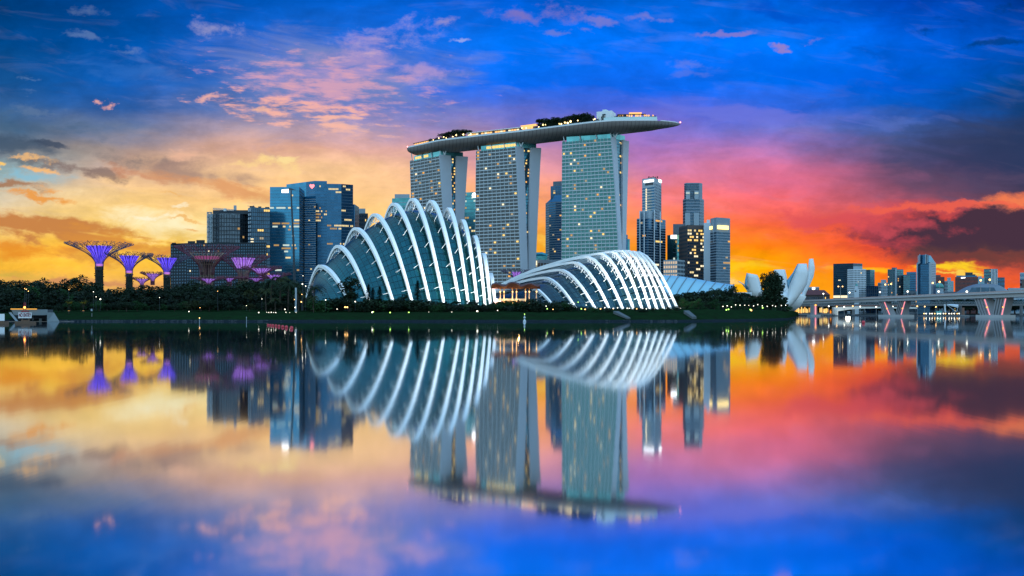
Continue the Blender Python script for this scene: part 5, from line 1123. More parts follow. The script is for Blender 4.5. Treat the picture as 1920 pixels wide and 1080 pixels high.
# ------------------------------------------------------------------ trees
def leaf_quads(mb, c, rx, ry, rz, n, s, shell=.55):
    for _ in range(n):
        v = Vector((random.gauss(0, 1), random.gauss(0, 1), random.gauss(0, 1)))
        if v.length < 1e-3: continue
        v.normalize(); r = random.uniform(shell, 1.0)**.6*random.uniform(.82, 1.08)
        p = Vector((c[0]+v.x*rx*r, c[1]+v.y*ry*r, c[2]+v.z*rz*r)); q = s*random.uniform(.6, 1.4)
        u = Vector((random.uniform(-1, 1), random.uniform(-1, 1), random.uniform(-.6, .6))).normalized()*q
        w = u.cross(Vector((random.uniform(-1, 1), random.uniform(-1, 1), random.uniform(-1, 1)))).normalized()*q*.6
        mb.quad(p-u, p+w, p+u, p-w)
PROTO = []
def proto(kind, seed, leafm, nl=1500):
    random.seed(seed); mb = MB(); tr = MB()
    if kind in ('broad', 'tall', 'round', 'umbrella'):
        lobes = []
        k = {'broad': 13, 'tall': 12, 'round': 26, 'umbrella': 10}[kind]
        for i in range(k):
            a = random.uniform(0, 6.28)
            if kind == 'broad': r = random.uniform(.05, .36); z = random.uniform(.24, .86-r*.5); s = random.uniform(.13, .21)
            elif kind == 'tall': r = random.uniform(.02, .2); z = random.uniform(.25, .9); s = random.uniform(.10, .16)
            elif kind == 'umbrella': r = random.uniform(.12, .42); z = random.uniform(.66, .9-r*.3); s = random.uniform(.10, .15)
            else: r = random.uniform(.0, .26); z = random.uniform(.26, .84); s = random.uniform(.12, .16)
            lobes.append((r*math.cos(a), r*math.sin(a), z, s))
        for x_, y_, z_, s in lobes: leaf_quads(mb, (x_, y_, z_), s, s, s*.78, nl//k, .027)
        if kind == 'round': leaf_quads(mb, (0, 0, .55), .36, .36, .40, 2600, .026, .2)
        tr.tube([(0, 0, -.03), (.01, .0, .25), (0, .01, .5), (.01, 0, .7)], [.028, .02, .014, .006], 7)
        for x_, y_, z_, s in lobes[:7]: tr.tube([(0, 0, .3), (x_*.5, y_*.5, z_*.75), (x_, y_, z_)], [.012, .008, .003], 5)
    elif kind == 'conifer':
        for i in range(nl):
            z = random.uniform(.1, 1.0); r = .17*(1-z)**.75*random.uniform(.3, 1.08); a = random.uniform(0, 6.28); p = Vector((r*math.cos(a), r*math.sin(a), z)); q = .022
            u = Vector((math.cos(a), math.sin(a), random.uniform(-.5, .1)))*q*1.5; w = Vector((-math.sin(a), math.cos(a), 0))*q*.6; mb.quad(p-u, p+w, p+u, p-w)
        tr.tube([(0, 0, -.03), (0, 0, .9)], [.02, .004], 6)
    elif kind == 'palm':
        tr.tube([(0, 0, -.03), (.02, 0, .4), (.03, .01, .72)], [.022, .015, .012], 7)
        for f in range(22):
            a = f*2.4+random.uniform(-.2, .2); el = random.uniform(-.1, 1.15); L = random.uniform(.26, .36); c = Vector((.03, .01, .72)); d = Vector((math.cos(a), math.sin(a), 0))
            prev_ = None
            for k in range(9):
                tt = k/8; q = c+d*L*tt*math.cos(el*.6)+Vector((0, 0, L*(math.sin(el)*tt-.95*tt*tt*(.6+.3*math.cos(el)))))
                if prev_ is not None:
                    sd = Vector((-d.y, d.x, 0))
                    for sg in (-1, 1): e_ = (prev_+q)/2+sd*sg*.055*math.sin(math.pi*min(1, tt+.08))+Vector((0, 0, -.035)); mb.quad(prev_, q, e_)
                prev_ = q
    elif kind == 'bush':
        for i in range(8):
            a = random.uniform(0, 6.28); r = random.uniform(0, .5); leaf_quads(mb, (r*math.cos(a), r*math.sin(a), random.uniform(.3, .6)), .34, .34, .36, nl//8, .06)
        tr.tube([(0, 0, -.05), (0, 0, .4)], [.05, .02], 5)
    me = mb.mesh('crown', leafm); mt = tr.mesh('trunk', m_bark)
    PROTO.append((kind, leafm, me, mt)); return len(PROTO)-1
pb_ = [proto('broad', 1, m_leafA, 1900), proto('broad', 2, m_leafA, 1900), proto('broad', 3, m_leafB, 1700), proto('umbrella', 4, m_leafA, 1500), proto('tall', 5, m_leafA, 1500), proto('round', 6, m_leafA, 4200), proto('conifer', 7, m_leafA, 1300), proto('palm', 8, m_leafC), proto('palm', 9, m_leafA), proto('bush', 10, m_leafA, 700), proto('bush', 11, m_leafB, 700), proto('broad', 12, m_leafC, 1600)]
BR1, BR2, BRG, UMB, TAL, RND, CON, PLC, PLA, BSH, BSG, BRO = pb_
def plant(px, D, top, pi, wscale, label, cat='tree', name='tree', group=None, z0=None):
    kind, lm, me, mt = PROTO[pi]; X, Y = xy(px, D)
    if z0 is None:
        dd = D-370; z0 = 3.1 if dd < 40 else (4.1 if dd < 60 else 4.9)
    H = (zof(top, D)-z0)/({'palm': .86, 'bush': .95, 'conifer': 1.0}.get(kind, .98))
    o = thing(name, label, cat, (X, Y, z0), group); o.rotation_euler = (0, 0, random.uniform(0, 6.28)); w = H*wscale; o.scale = (w, w, H)
    for nm, m_ in (('trunk', mt), ('crown', me)):
        c_ = bpy.data.objects.new(nm, m_); col.objects.link(c_); c_.parent = o
    return o
outl = [(-40, 520), (0, 520), (25, 515), (45, 517), (60, 513), (78, 526), (95, 523), (112, 519), (132, 523), (152, 520), (166, 528), (175, 537), (200, 535), (230, 533), (262, 532), (290, 535), (330, 527), (360, 526), (400, 528), (430, 524), (470, 521), (500, 518), (530, 518), (560, 524), (575, 535), (590, 545)]
def oy(px, O=outl):
    for (a, b), (c_, d) in zip(O, O[1:]):
        if a <= px <= c_: return b+(d-b)*(px-a)/(c_-a)
    return O[-1][1]
random.seed(77)
def zone(px, row):
    w = 'background' 
    a = [(60, 'the concrete pump house'), (120, 'the no entry sign and the pump house'), (210, 'the tallest violet steel tree'), (280, 'the second violet steel tree'), (350, 'the third violet steel tree'), (420, 'the largest reddish steel tree'), (480, 'the lilac lit steel tree'), (540, 'the leaning floodlight mast'), (700, 'the first white rib')]
    for lim, nm in a:
        if px < lim: return nm
    return a[-1][1]
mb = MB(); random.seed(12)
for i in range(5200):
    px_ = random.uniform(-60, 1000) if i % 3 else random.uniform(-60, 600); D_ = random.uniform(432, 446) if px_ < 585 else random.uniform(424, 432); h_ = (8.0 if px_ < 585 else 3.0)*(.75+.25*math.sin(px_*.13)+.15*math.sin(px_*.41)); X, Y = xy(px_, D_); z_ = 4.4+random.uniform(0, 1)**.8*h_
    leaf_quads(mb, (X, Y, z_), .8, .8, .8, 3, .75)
m_under = leafmat('undergrowth_painted_shade', (.003, .008, .006), (.010, .022, .011))  # darker leaf tone puts the shade under the crowns into the colour
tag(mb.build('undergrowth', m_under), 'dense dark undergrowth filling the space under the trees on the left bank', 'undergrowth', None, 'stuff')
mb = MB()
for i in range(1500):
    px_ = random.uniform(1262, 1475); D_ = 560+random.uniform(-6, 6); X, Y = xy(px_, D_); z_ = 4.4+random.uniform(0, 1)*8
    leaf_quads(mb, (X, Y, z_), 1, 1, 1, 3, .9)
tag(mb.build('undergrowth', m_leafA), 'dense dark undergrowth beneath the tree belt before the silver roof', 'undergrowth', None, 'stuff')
random.seed(77)
px = -30
while px < 585:
    D = random.uniform(505, 545); k = random.choice([BR1, BR2, BR1, BR2, UMB, TAL])
    plant(px, D, oy(px)+random.choice([-6, -3, -1, 1, 4, 7]), k, random.uniform(1.0, 1.5) if k != TAL else 1.3, 'tall dark tree on the skyline near '+zone(px, 0), group='tall dark trees behind the left bank near '+zone(px, 0)); px += random.uniform(11, 22)
px = -30
while px < 590:
    D = random.uniform(450, 480); k = random.choice([BR1, BR2, BRG, BRO, UMB])
    plant(px, D, oy(px)+random.uniform(12, 24), k, random.uniform(1.2, 1.6), 'mid height leafy tree below the skyline by '+zone(px, 1), group='mid height trees on the left bank near '+zone(px, 1)); px += random.uniform(13, 20)
px = 118
while px < 590:
    D = random.uniform(414, 428); k = random.choice([BRG, BRG, BR2, BR1]) if px < 350 else random.choice([BR1, BR2, BRO])
    plant(px, D, random.uniform(557, 570), k, random.uniform(1.5, 2.0), 'low bushy tree at the lawn edge near '+zone(px, 2), group='low trees at the lawn edge near '+zone(px, 2)); px += random.uniform(14, 22)
px = 5
while px < 115:
    plant(px, random.uniform(404, 410), random.uniform(566, 573), random.choice([BR1, BR2, BSH]), 1.8, 'dark shrub behind the concrete pump house', 'shrub', 'shrub', 'shrubs behind the pump house'); px += 13
for px, D, top, k, w, lab in ((507, 425, 516, PLA, 1.0, 'tallest dark palm left of the floodlight mast'), (524, 430, 513, PLC, 1.0, 'tall palm standing against the left blue glass tower'), (540, 418, 521, PLA, 1.1, 'dark palm just left of the first rib'), (516, 402, 556, PLC, 1.2, 'small arching palm above the row of ground lights'), (556, 422, 524, PLA, 1.1, 'palm at the left foot of the tall greenhouse'),
    (590, 415, 530, PLA, 1.15, 'dark palm in front of the first white rib'), (588, 404, 552, PLC, 1.1, 'small palm below the first white arch'), (499, 415, 537, PLC, 1.1, 'palm with drooping fronds amid the left trees'), (560, 412, 543, PLC, 1.0, 'smaller palm beside the pale totem')):
    plant(px, D, top, k, w, lab, 'palm', 'palm_tree')
for px, D, top, k, w, lab in ((655, 412, 520.5, TAL, 1.35, 'tall slim dark tree in front of the first greenhouse ribs'), (656, 416, 545, BR1, 1.0, 'dark lower tree behind the slim tree by the first rib'), (734, 413, 556, BR2, 1.2, 'rounded dark tree between the second and third rib feet'), (812, 414, 560, BR1, 1.4, 'rounded dark tree at the foot of the fifth rib'), (700, 414, 556, BR1, 1.7, 'broad dark tree around the pair of conifers'), (775, 412, 558, BR2, 1.8, 'broad dark tree around the tallest conifer'), (691, 415, 533, CON, 1.7, 'pointed conifer left of a pair before the tall greenhouse'), (699, 417, 540, CON, 1.7, 'shorter pointed conifer of the pair before the tall greenhouse'), (712, 415, 537, CON, 1.8, 'separate pointed conifer before the second white rib'), (783, 413, 526, CON, 1.6, 'tallest pointed conifer before the middle of the tall greenhouse'),
    (858, 420, 563, UMB, 1.3, 'small flat topped tree before the lit ribs of the tall greenhouse'), (888, 420, 563, UMB, 1.2, 'small light crowned tree at the right lit ribs of the tall greenhouse'), (750, 416, 556, BR1, 1.3, 'round dark tree before the third rib foot'), (757, 418, 553, TAL, 1.4, 'narrow dark tree between two conifers before the tall greenhouse'), (823, 420, 563, BRO, 1.3, 'olive tree beneath the sixth rib')):
    plant(px, D, top, k, w, lab, 'tree', 'tree')
hedge = [(600, 560, 3), (612, 562, 2), (626, 556, 2.4), (638, 559, 2), (668, 565, 3), (682, 560, 2.6), (697, 559, 3), (706, 560, 3), (718, 561, 3), (730, 562, 2.6), (741, 564, 3), (762, 561, 2.6), (772, 563, 3), (784, 560, 3), (796, 565, 3), (810, 568, 2.6), (822, 569, 3), (836, 569, 3), (848, 570, 3), (862, 571, 3), (876, 570, 3), (890, 571, 3), (903, 569, 3), (916, 570, 3), (928, 570, 3), (940, 572, 3), (953, 573, 3), (965, 571, 3), (978, 566, 2.6), (988, 560, 2.2), (998, 558, 2), (1008, 562, 2.4), (1018, 567, 3), (1028, 566, 2.6), (1039, 564, 2.4), (1050, 563, 2.4), (1060, 566, 3), (1071, 572, 3), (1084, 575, 3), (1098, 575, 3), (1112, 576, 3), (1128, 576, 3), (1142, 577, 3), (1158, 577, 3), (1174, 577, 3), (1192, 577, 3), (1208, 577, 3), (1224, 577, 3), (1240, 577, 3), (1256, 576, 3), (1270, 574, 3)]
for i, (px, top, w) in enumerate(hedge):
    nm = 'the left half of the tall greenhouse' if px < 760 else 'the right half of the tall greenhouse' if px < 935 else 'the brown roofed pavilion' if px < 1065 else 'the wide greenhouse'
    plant(px+random.uniform(-2, 2), random.uniform(406, 418), top+random.uniform(-1.5, 1.5), BSH if i % 4 else BSG, w*random.uniform(.45, .65), 'dark garden shrub at the foot of '+nm, 'shrub', 'shrub', 'shrubs at the foot of '+nm)
out2 = [(1258, 556), (1268, 545), (1290, 541), (1310, 543), (1335, 538), (1350, 541), (1372, 543), (1386, 548), (1400, 546), (1412, 551), (1425, 560), (1440, 566), (1470, 568), (1486, 576)]
px = 1262
while px < 1428:
    plant(px, random.uniform(590, 640), oy(px, out2)+random.uniform(-1, 3), random.choice([BR1, BR2, UMB]), random.uniform(.9, 1.2), 'dark tree in the belt in front of the silver roofed hall', group='dark tree belt before the silver roof'); px += random.uniform(9, 14)
px = 1268
while px < 1425:
    plant(px, random.uniform(480, 520), oy(px, out2)+random.uniform(14, 22), random.choice([BR1, BR2, BRG]), random.uniform(1.1, 1.5), 'lower dark tree of the belt right of the wide greenhouse', group='lower trees right of the wide greenhouse'); px += random.uniform(12, 18)
for px in range(1282, 1480, 13):
    plant(px+random.uniform(-3, 3), 472+(px-1282)*.42, random.uniform(572, 577), BSG if px % 2 else BSH, 1.3, 'round shrub on the lawn edge right of the wide greenhouse', 'shrub', 'shrub', 'shrubs on the right lawn edge', 4.6)
plant(1449, 560, 505, RND, .80, 'big round crowned dark tree standing before the lotus museum', 'tree', 'tree')
plant(1436, 575, 540, BR1, .8, 'dark lower crown left under the big round tree')
plant(1466, 575, 556, BR2, 1.3, 'spreading dark crown right under the big round tree')
plant(1340, 560, 537, PLA, .9, 'dark palm rising from the belt before the silver roof', 'palm', 'palm_tree')
plant(1372, 880, 531, BSH, .5, 'tiny round tree at the corner of the silver roof')
for px, top in ((1886, 536), (1893, 533), (1901, 535), (1908, 537)): plant(px, 1620, top, BR1, 1.0, 'distant dark tree right of the grey theatre', 'tree', 'tree', 'distant trees right of the grey theatre', 3)
for px in range(1500, 1730, 12): plant(px, 1640, 560+random.uniform(-1.5, 2), BR2, 1.8, 'distant dark tree along the far quay behind the bridge', 'tree', 'tree', 'distant trees along the far quay', 3)
for px in range(1735, 1930, 12): plant(px, 1515, 556+random.uniform(-1.5, 2), BR2, 1.8, 'distant dark tree on the far shore beneath the theatre', 'tree', 'tree', 'distant trees beneath the theatre', 3)

# trees on the sky deck
random.seed(5)
def deck_tree(s, top, pi, w, lab, grp, off=None):
    p, _, _ = deckpt(s, off or random.uniform(5, 12)); o = plant(960+p.x/p.y*F, p.y, 0, pi, w, lab, 'tree', 'tree', grp, ZD)
    o.location = p; o.scale = (top*w, top*w, top); return o
for i in range(16): deck_tree(sp(818+i*3.9), random.uniform(9.5, 14), random.choice([BR1, UMB, PLA]), 1.1, 'dark tree in the left garden of the roof deck', 'left deck garden trees', random.uniform(4, 8))
for i in range(34): deck_tree(sp(1003+i*2.9), random.uniform(9.5, 14.5), random.choice([BR1, BR2, UMB, BR1]), .95, 'dark tree in the middle garden of the roof deck', 'middle deck garden trees', random.uniform(4, 9))
for i in range(10): deck_tree(sp(800+i*2.4), random.uniform(5, 7), BSH, .6, 'low shrub left of the left deck garden', 'left deck shrubs', 5)
deck_tree(sp(1128), 8.5, BR1, .7, 'single dark tree in front of the white box on the roof deck', None, 4.5); deck_tree(sp(1107), 10.5, BR1, .8, 'dark tree just left of the white box on the roof deck', None, 5)
for i in range(9): deck_tree(sp(1154+i*2.6), random.uniform(6.5, 8.5), BSH, .5, 'low shrub right of the white box on the roof deck', 'right deck shrubs', 5)
for i in range(8): deck_tree(sp(1208+i*3), random.uniform(5.6, 7.0), BSH, .4, 'low shrub near the tip of the roof deck', 'tip deck shrubs', 4)
for i in range(24): deck_tree(sp(1003+i*5), random.uniform(4, 5.5), BSH, .7, 'low hedge plant along the middle of the roof deck', 'deck hedge plants', 3.6)

# ------------------------------------------------------------------ pavilion between the greenhouses
pv_ = thing('pavilion', 'open pavilion with a wavy brown roof and glowing columns between the two greenhouses', 'pavilion', (*xy(968, 440), 5))
m_rust = mat('rust_roof_soffit', (.10, .034, .022), .7, 0, .3, .5); D = 436
mb = MB(); n = 20
for i in range(n+1):
    px = 922+i*(1012-922)/n; w = math.sin(i*.9)*.6; up = .5 if 6 < i < 12 else 0
    for yy, zz in ((D-4, zof(541, D)+w*.5), (D-5, zof(535.5, D)+w+up), (D+2, zof(531.5, D)+w*.6+up), (D+16, zof(532, D)+w*.4), (D+16, zof(540, D))): X_ = (px-960)/F*D; mb.v.append((X_, yy, zz))
for i in range(n):
    for j in range(5): j2 = (j+1) % 5; mb.f.append((i*5+j, i*5+j2, i*5+5+j2, i*5+5+j))
mb.f.append((0, 1, 2, 3, 4)); mb.f.append(tuple(n*5+j for j in (4, 3, 2, 1, 0)))
mb.build('wavy_roof', m_rust, pv_)
mlit = mat('column_paint', (.62, .55, .45), .6)
for px in (938, 945, 961, 968.5, 985.5, 992.5, 1006):
    X, Y = xy(px, D+1); MB().lathe([(.26, 4.5), (.22, zof(539, D))], 8, (X, Y)).build('column', mlit, pv_)
    MB().ball((X, Y-.6, zof(547, D)), .28, 6).build('column_lamp', LA['amber'], pv_)
MB().box(at(928, 0, D).x, at(985, 0, D).x, D+3, D+10, 8.6, 9.6).build('balcony', m_pale, pv_)
MB().box(at(926, 0, D).x, at(984, 0, D).x, D+8, D+9, 5, 8.6).build('back_wall', m_brick, pv_)
for k in range(11): x_ = at(928+k*4.9+random.uniform(0, 2), 0, D).x; z_ = random.uniform(4.6, 6.2); MB().box(x_, x_+random.uniform(.5, 1.4), D+5, D+5.4, z_, z_+random.uniform(.4, 1.5)).build('lit_opening', [LA['amber'], LW[0], LW[2]][k % 3], pv_)
for px, e_ in ((933, 2.0e3), (945, 2.6e3), (957, 2.2e3), (972, 1.0e3), (990, .5e3)):
    ld = bpy.data.lights.new('pavilion_light', 'POINT'); ld.energy = e_; ld.color = (1, .5, .16); ld.shadow_soft_size = .3; lo = bpy.data.objects.new('lamp', ld); col.objects.link(lo); lo.location = (*xy(px, D-1.5), 6.6 if e_ > 1.5e3 else 8); attach(lo, pv_)
for i in range(9):
    px = 931+i*5.5; plant(px, 427, 564+random.uniform(-3, 5), BSG if i % 2 else BRO, 1.0, 'small garden plant glowing orange in front of the pavilion', 'plant', 'garden_plant', 'orange lit plants before the pavilion', 4.6)

# ------------------------------------------------------------------ small things on the bank
random.seed(19)
def glow(px, py, D, kind, r, label, grp, z0=None):
    X, Y = xy(px, D); z = zof(py, D); z0 = min(z-.3, 4.2 if z0 is None else z0)
    o = thing('garden_lamp', label, 'lamp', (X, Y, z0), grp); MB().tube([(X, Y, z0), (X, Y, z-.1)], .05, 5).build('pole', m_dk, o); MB().ball((X, Y, z), r*.6, 8).build('bulb', LA[kind], o)
for px, py, kd, r in ((49, 542.5, 'amber', .3), (53, 546, 'amber', .28), (46, 541, 'amber', .22), (129, 543, 'amber', .2), (175, 547, 'white', .22), (180, 556.5, 'white', .22), (188, 561, 'white', .45), (299, 558, 'white', .2), (354, 584, 'white', .28), (375, 577, 'amber', .22), (408, 546, 'amber', .2), (491, 560.5, 'white', .2)):
    glow(px, py, 400 if py > 575 else 404, kd, r, 'garden lamp among the trees at the left', 'garden lamps among the left trees')
for px, py, kd, r in ((485, 586, 'white', .32), (462, 573, 'white', .18), (500, 585.5, 'white', .16), (504, 586, 'white', .22), (508.5, 585.5, 'white', .26), (513, 586, 'white', .18), (517, 586, 'white', .24), (534, 580, 'white', .34), (536, 585.5, 'white', .22), (543, 586, 'white', .15), (552, 561.5, 'amber', .24), (553.5, 576.5, 'white', .38), (565, 566, 'amber', .42), (567, 532.5, 'white', .4), (573, 536.5, 'white', .3), (566, 552, 'amber', .26), (610.5, 562.5, 'white', .3), (632, 579.5, 'white', .24), (647, 576, 'amber', .5), (651, 576, 'amber', .5), (568, 517, 'white', .2)):
    glow(px, py, 401, kd, r, 'small lamp near the left foot of the tall greenhouse', 'lamps by the left foot of the tall greenhouse')
for px, py, kd, r in ((666, 565.5, 'white', .35), (698, 585.5, 'white', .42), (700, 584.5, 'green', .3), (731.5, 586, 'green', .45), (766.5, 586, 'green', .45), (804, 585, 'white', .15), (847, 585, 'white', .2), (895, 583.5, 'white', .5), (933, 582, 'white', .25), (555, 586, 'white', .15)):
    glow(px, py, 399, kd, r, 'ground light on the grass below the tall greenhouse', 'ground lights below the tall greenhouse')
for px, py, kd, r in ((1024, 574, 'white', .25), (1026, 579, 'green', .35), (1037, 580, 'amber', .3), (1084, 566.5, 'green', .3), (1090, 579, 'green', .4), (1097, 580, 'amber', .4), (1099, 572, 'white', .25), (1126, 579, 'amber', .4), (1134, 577, 'white', .3), (1150, 579, 'amber', .25), (1158, 577, 'white', .3), (1176, 578, 'white', .3), (1194, 579, 'amber', .3), (1212, 579, 'white', .3)):
    glow(px, py, 401, kd, r, 'small lamp below the wide greenhouse', 'lamps below the wide greenhouse')
for i in range(15): glow(1355+i*8.4+random.uniform(-2, 2), 573+random.uniform(-2, 2.5), 470+i*5, 'white', .32, 'white lamp in the row right of the dark tree belt', 'lamp row on the right lawn', 4.6)
for px, py in ((1362, 581), (1366, 580), (1407, 580.5), (1409, 582), (1430, 577)): glow(px, py, 445, 'green' if px != 1409 else 'amber', .5, 'yellowish ground light on the right lawn', 'ground lights on the right lawn', 4.2)
# uplit little trees at the left
for px, lab in ((129, 'small tree lit yellow from below, right of the pump house'), (156, 'second small yellow lit tree, nearer the tallest steel tree')):
    plant(px, 402, 560, UMB, .75, lab, 'tree', 'tree')
    fl = thing('spotlight', 'small ground spotlight under '+('the first' if px < 140 else 'the second')+' yellow lit tree', 'spotlight', (*xy(px, 399), 4)); X, Y = xy(px, 398); MB().box(X-.4, X+.4, Y-.2, Y+.2, 3.9, 4.1).build('housing', m_dk, fl); MB().box(X-.3, X+.3, Y-.15, Y+.15, 4.1, 4.2).build('lens', LW[1], fl)
    ld = bpy.data.lights.new('tree_light', 'SPOT'); ld.energy = 2600; ld.spot_size = R(80); ld.spot_blend = .5; ld.color = (1, .72, .10); ld.shadow_soft_size = .3; lo = bpy.data.objects.new('lamp', ld); col.objects.link(lo); lo.location = (X, Y+.3, 4.4); lo.rotation_euler = (R(180-22), 0, 0); attach(lo, fl)
o = thing('white_totem', 'tall narrow pale sign totem among the palms left of the first rib', 'sign', (*xy(554.5, 405), 4)); MB().box(at(553, 0, 405).x, at(556, 0, 405).x, 405, 405.5, 4, zof(539.5, 405)).build('panel', m_pale, o); MB().box(at(552.5, 0, 405).x, at(556.5, 0, 405).x, 404.8, 405.7, 3.6, 4.3).build('plinth', m_conc, o)
o = thing('notice_board', 'small pale notice board on a post on the left lawn', 'sign', (*xy(172, 385), 2)); MB().box(at(171.6, 0, 385).x, at(172.4, 0, 385).x, 385, 385.2, 1.8, 3.2).build('post', m_post, o); MB().box(at(170.6, 0, 385).x, at(173.4, 0, 385).x, 384.7, 384.95, zof(583.2, 385), zof(579.2, 385)).build('panel', m_pale, o)

# pump house with sloping wing walls
m_conc = mat('weathered_concrete', (.17, .21, .23), .85)
ph = thing('pump_house', 'grey concrete pump house with sloping side walls at the left bank', 'pump house', (*xy(64, 376), 0)); D = 372
def W(px, py, D_=D): return at(px, py, D_)
MB().hexa([W(26, 591, D), W(89, 591, D), W(89, 591, D+16), W(26, 591, D+16)], [W(21, 580.2, D), W(89, 580.2, D), W(89, 580.2, D+16), W(21, 580.2, D+16)]).build('front_beam', m_conc, ph)
MB().hexa([W(88, 603, D-1), W(111.5, 603, D-6), W(111.5, 603, D-5), W(88, 603, D+14)], [W(88, 585.8, D-1), W(101, 585.8, D-1), W(101, 585.8, D), W(88, 585.8, D+14)]).build('wing_wall', m_conc, ph)
MB().hexa([W(29, 602, D-5), W(34, 602, D-5), W(34, 602, D-2), W(29, 602, D-2)], [W(16, 586, D), W(21, 585.5, D), W(21, 585.5, D+3), W(16, 586, D+3)]).build('wing_wall', m_conc, ph)
MB().hexa([W(28, 603.5, D+8), W(89, 603.5, D+8), W(89, 603.5, D+9), W(28, 603.5, D+9)], [W(28, 590, D+8), W(89, 590, D+8), W(89, 590, D+9), W(28, 590, D+9)]).build('opening_shade_sheet', m_dk, ph)  # dark sheet across the opening stands in for the shade inside
for px in (60.5, 73): MB().hexa([W(px, 603, D+4), W(px+(2 if px < 70 else 5), 603, D+4), W(px+(2 if px < 70 else 5), 603, D+5), W(px, 603, D+5)], [W(px, 591 if px < 70 else 597, D+4), W(px+(2 if px < 70 else 5), 591 if px < 70 else 597, D+4), W(px+(2 if px < 70 else 5), 591 if px < 70 else 597, D+5), W(px, 591 if px < 70 else 597, D+5)]).build('gate_post', m_conc, ph)
MB().hexa([W(19.5, 580, D-.4), W(69, 580, D-.4), W(69, 580, D), W(19.5, 580, D)], [W(19.5, 578.8, D-.4), W(69, 578.8, D-.4), W(69, 578.8, D), W(19.5, 578.8, D)]).build('glow_strip', emit('amber_strip', (1, .48, .08), 1.5), ph)
MB().box(at(89, 0, D).x, at(99, 0, D).x, D, D+.2, 3, zof(580.5, D)).build('railing', m_dk, ph)
MB().hexa([W(14, 607, D-9), W(138, 606.5, D-9), W(138, 603, D+3), W(14, 603, D+3)], [W(14, 605, D-9), W(138, 604.3, D-9), W(138, 602, D+3), W(14, 602, D+3)]).build('apron_slab', mat('apron', (.17, .13, .10), .85), ph)
# channel marker with the sign
def font(body, px, py, D_, h, m_, parent, wd=None):
    cu = bpy.data.curves.new('lettering', 'FONT'); cu.body = body; cu.size = h; cu.align_x = 'CENTER'; cu.align_y = 'CENTER'; cu.extrude = .02; cu.offset = .022*h
    tmp = bpy.data.objects.new('tmp_text', cu); col.objects.link(tmp); dg = bpy.context.evaluated_depsgraph_get(); me = bpy.data.meshes.new_from_object(tmp.evaluated_get(dg)); bpy.data.objects.remove(tmp)
    me.name = 'lettering'; me.materials.clear(); me.materials.append(m_); o = bpy.data.objects.new('lettering', me); col.objects.link(o)
    p = at(px, py, D_); o.rotation_euler = (R(90), 0, 0); o.location = p
    if wd: o.scale = (wd/max(.01, me_w(me)), 1, 1)
    attach(o, parent); return o
def me_w(me): xs = [v.co.x for v in me.vertices]; return max(xs)-min(xs)
D = 295; sg = thing('channel_marker', 'channel marker post with a white NO ENTRY sign and a red lamp on top', 'sign', (*xy(46.5, D), 0))
brn = mat('marker_timber', (.15, .095, .065), .9); sgn = mat('sign_white', (.80, .84, .88), .4, 0, .03)
MB().box(at(34, 0, D).x, at(58.7, 0, D).x, D, D+.15, zof(596.5, D), zof(586, D)).build('sign_board', sgn, sg)
font('NO ENTRY', 46.4, 591.1, D-.06, 1.62, mat('sign_red', (.16, .012, .03), .6), sg, 23/F*D)
for px in (40.5, 53): MB().box(at(px-.6, 0, D).x, at(px+.6, 0, D).x, D+.2, D+.5, .8, zof(578, D) if False else zof(584, D)).build('post', brn, sg)
MB().box(at(39.5, 0, D).x, at(54, 0, D).x, D-.1, D+.7, .6, 1.1).box(at(43, 0, D).x, at(50.5, 0, D).x, D, D+.6, 1.0, zof(601, D)).build('frame', brn, sg)
MB().box(at(32, 0, D).x, at(60, 0, D).x, D-1.5, D+2.5, -.8, .62).build('pile_cap', brn, sg)
mb = MB()
for px0, px1 in ((43.8, 45), (48.6, 47.4)): mb.bar(at(px0, 583.5, D), at(px1, 567, D), .12)
for yy in (570, 574, 579): mb.bar(at(44, yy, D), at(48.4, yy, D), .1)
mb.bar(at(40, 583.7, D), at(53.5, 583.7, D), .3); mb.build('lamp_cage', mat('red_paint', (.30, .03, .04), .6), sg)
MB().ball(at(46.2, 576.4, D), .34, 8).build('red_lamp', emit('orange_marker', (1, .35, .06), 7), sg)
D = 285; s2 = thing('channel_marker', 'second channel marker with a blank pale board at the left edge', 'sign', (*xy(1, D), 0))
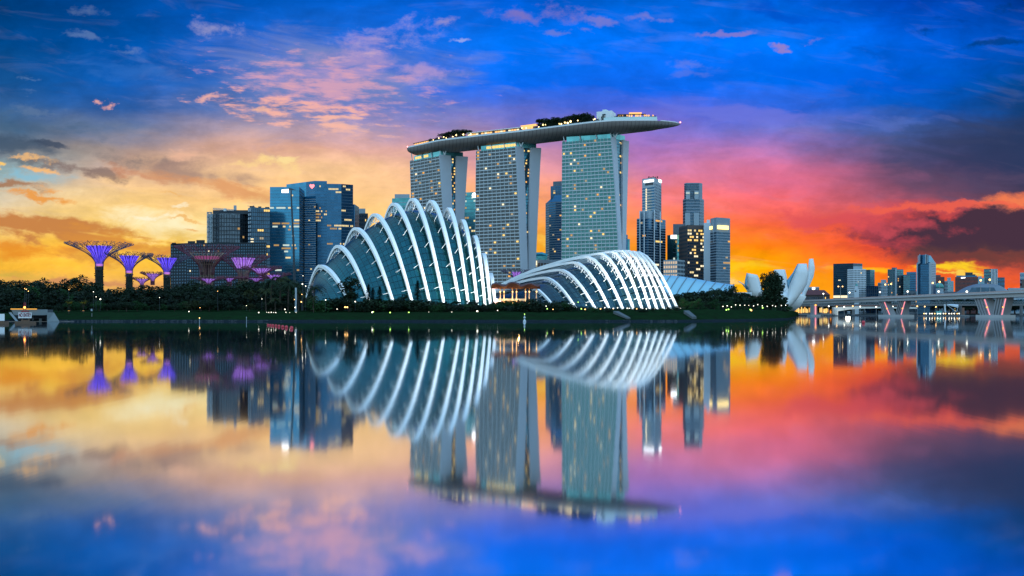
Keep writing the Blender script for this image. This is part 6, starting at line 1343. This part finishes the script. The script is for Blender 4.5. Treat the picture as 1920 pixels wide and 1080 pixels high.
MB().box(at(-9, 0, D).x, at(8, 0, D).x, D, D+.15, zof(601.5, D), zof(588.5, D)).build('sign_board', sgn, s2); MB().box(at(-6, 0, D).x, at(5, 0, D).x, D+.2, D+.6, .5, zof(589, D)).build('frame', brn, s2); MB().box(at(-10, 0, D).x, at(10, 0, D).x, D-1, D+2, -.8, .8).build('pile_cap', brn, s2)
# buoys
m_buoy = mat('red_buoy', (.62, .05, .07), .45)
for i, (px, py) in enumerate(((502.6, 608.6), (507, 609), (511.5, 609.6), (517.2, 610.3), (523, 611.2), (530, 612.3), (537, 613.4), (546.5, 615))):
    D = CAMH*F/(py+1.6-HOR); X, Y = xy(px, D); r = .27+.012*i
    names = ['farthest and leftmost red buoy of the floating row', 'second red buoy from the left end of the row', 'third red buoy from the left of the row', 'fourth red buoy, left of the gap in the row', 'fifth red buoy in the middle of the row', 'sixth red buoy, left of the last pair', 'large red buoy next to last in the row', 'nearest and rightmost red buoy of the row'][i]
    o = thing('buoy', names, 'buoy', (X, Y, 0), 'row of red buoys'); MB().ball((X, Y, r*.55), r, 14).build('float', m_buoy, o, True); MB().lathe([(.06, r*1.4), (.06, r*1.75)], 6, (X, Y)).build('eye', m_dk, o)
o = thing('buoy', 'single red buoy far out before the bridge', 'buoy', (*xy(1619, 310), 0)); X, Y = xy(1619, 310); MB().ball((X, Y, .3), .55, 12).build('float', m_buoy, o, True); MB().lathe([(.06, .8), (.06, 1.1)], 6, (X, Y)).build('eye', m_dk, o)
D = 355; X, Y = xy(983.5, D); o = thing('marker_buoy', 'slim white marker buoy afloat before the pavilion', 'buoy', (X, Y, 0)); MB().lathe([(.5, -.2), (.55, .4), (.2, .9), (.08, 1.1), (.07, 2.6)], 10, (X, Y)).build('float', m_white, o); MB().ball((X, Y, 1.6), .38, 8).build('topmark', m_white, o); MB().ball((X, Y, 2.8), .16, 6).build('light', LA['green'], o)
for px, D_, lab in ((462, 362, 'thin white stake in the water left of the red buoys'), (374, 318, 'thin yellow stake in the water at the left')):
    X, Y = xy(px, D_); o = thing('water_stake', lab, 'stake', (X, Y, 0)); MB().tube([(X, Y, -.5), (X, Y, 1.5)], .09, 6).build('pole', m_pale, o); MB().ball((X, Y, 1.6), .16, 6).build('tip', LA['amber'] if px < 400 else m_white, o)
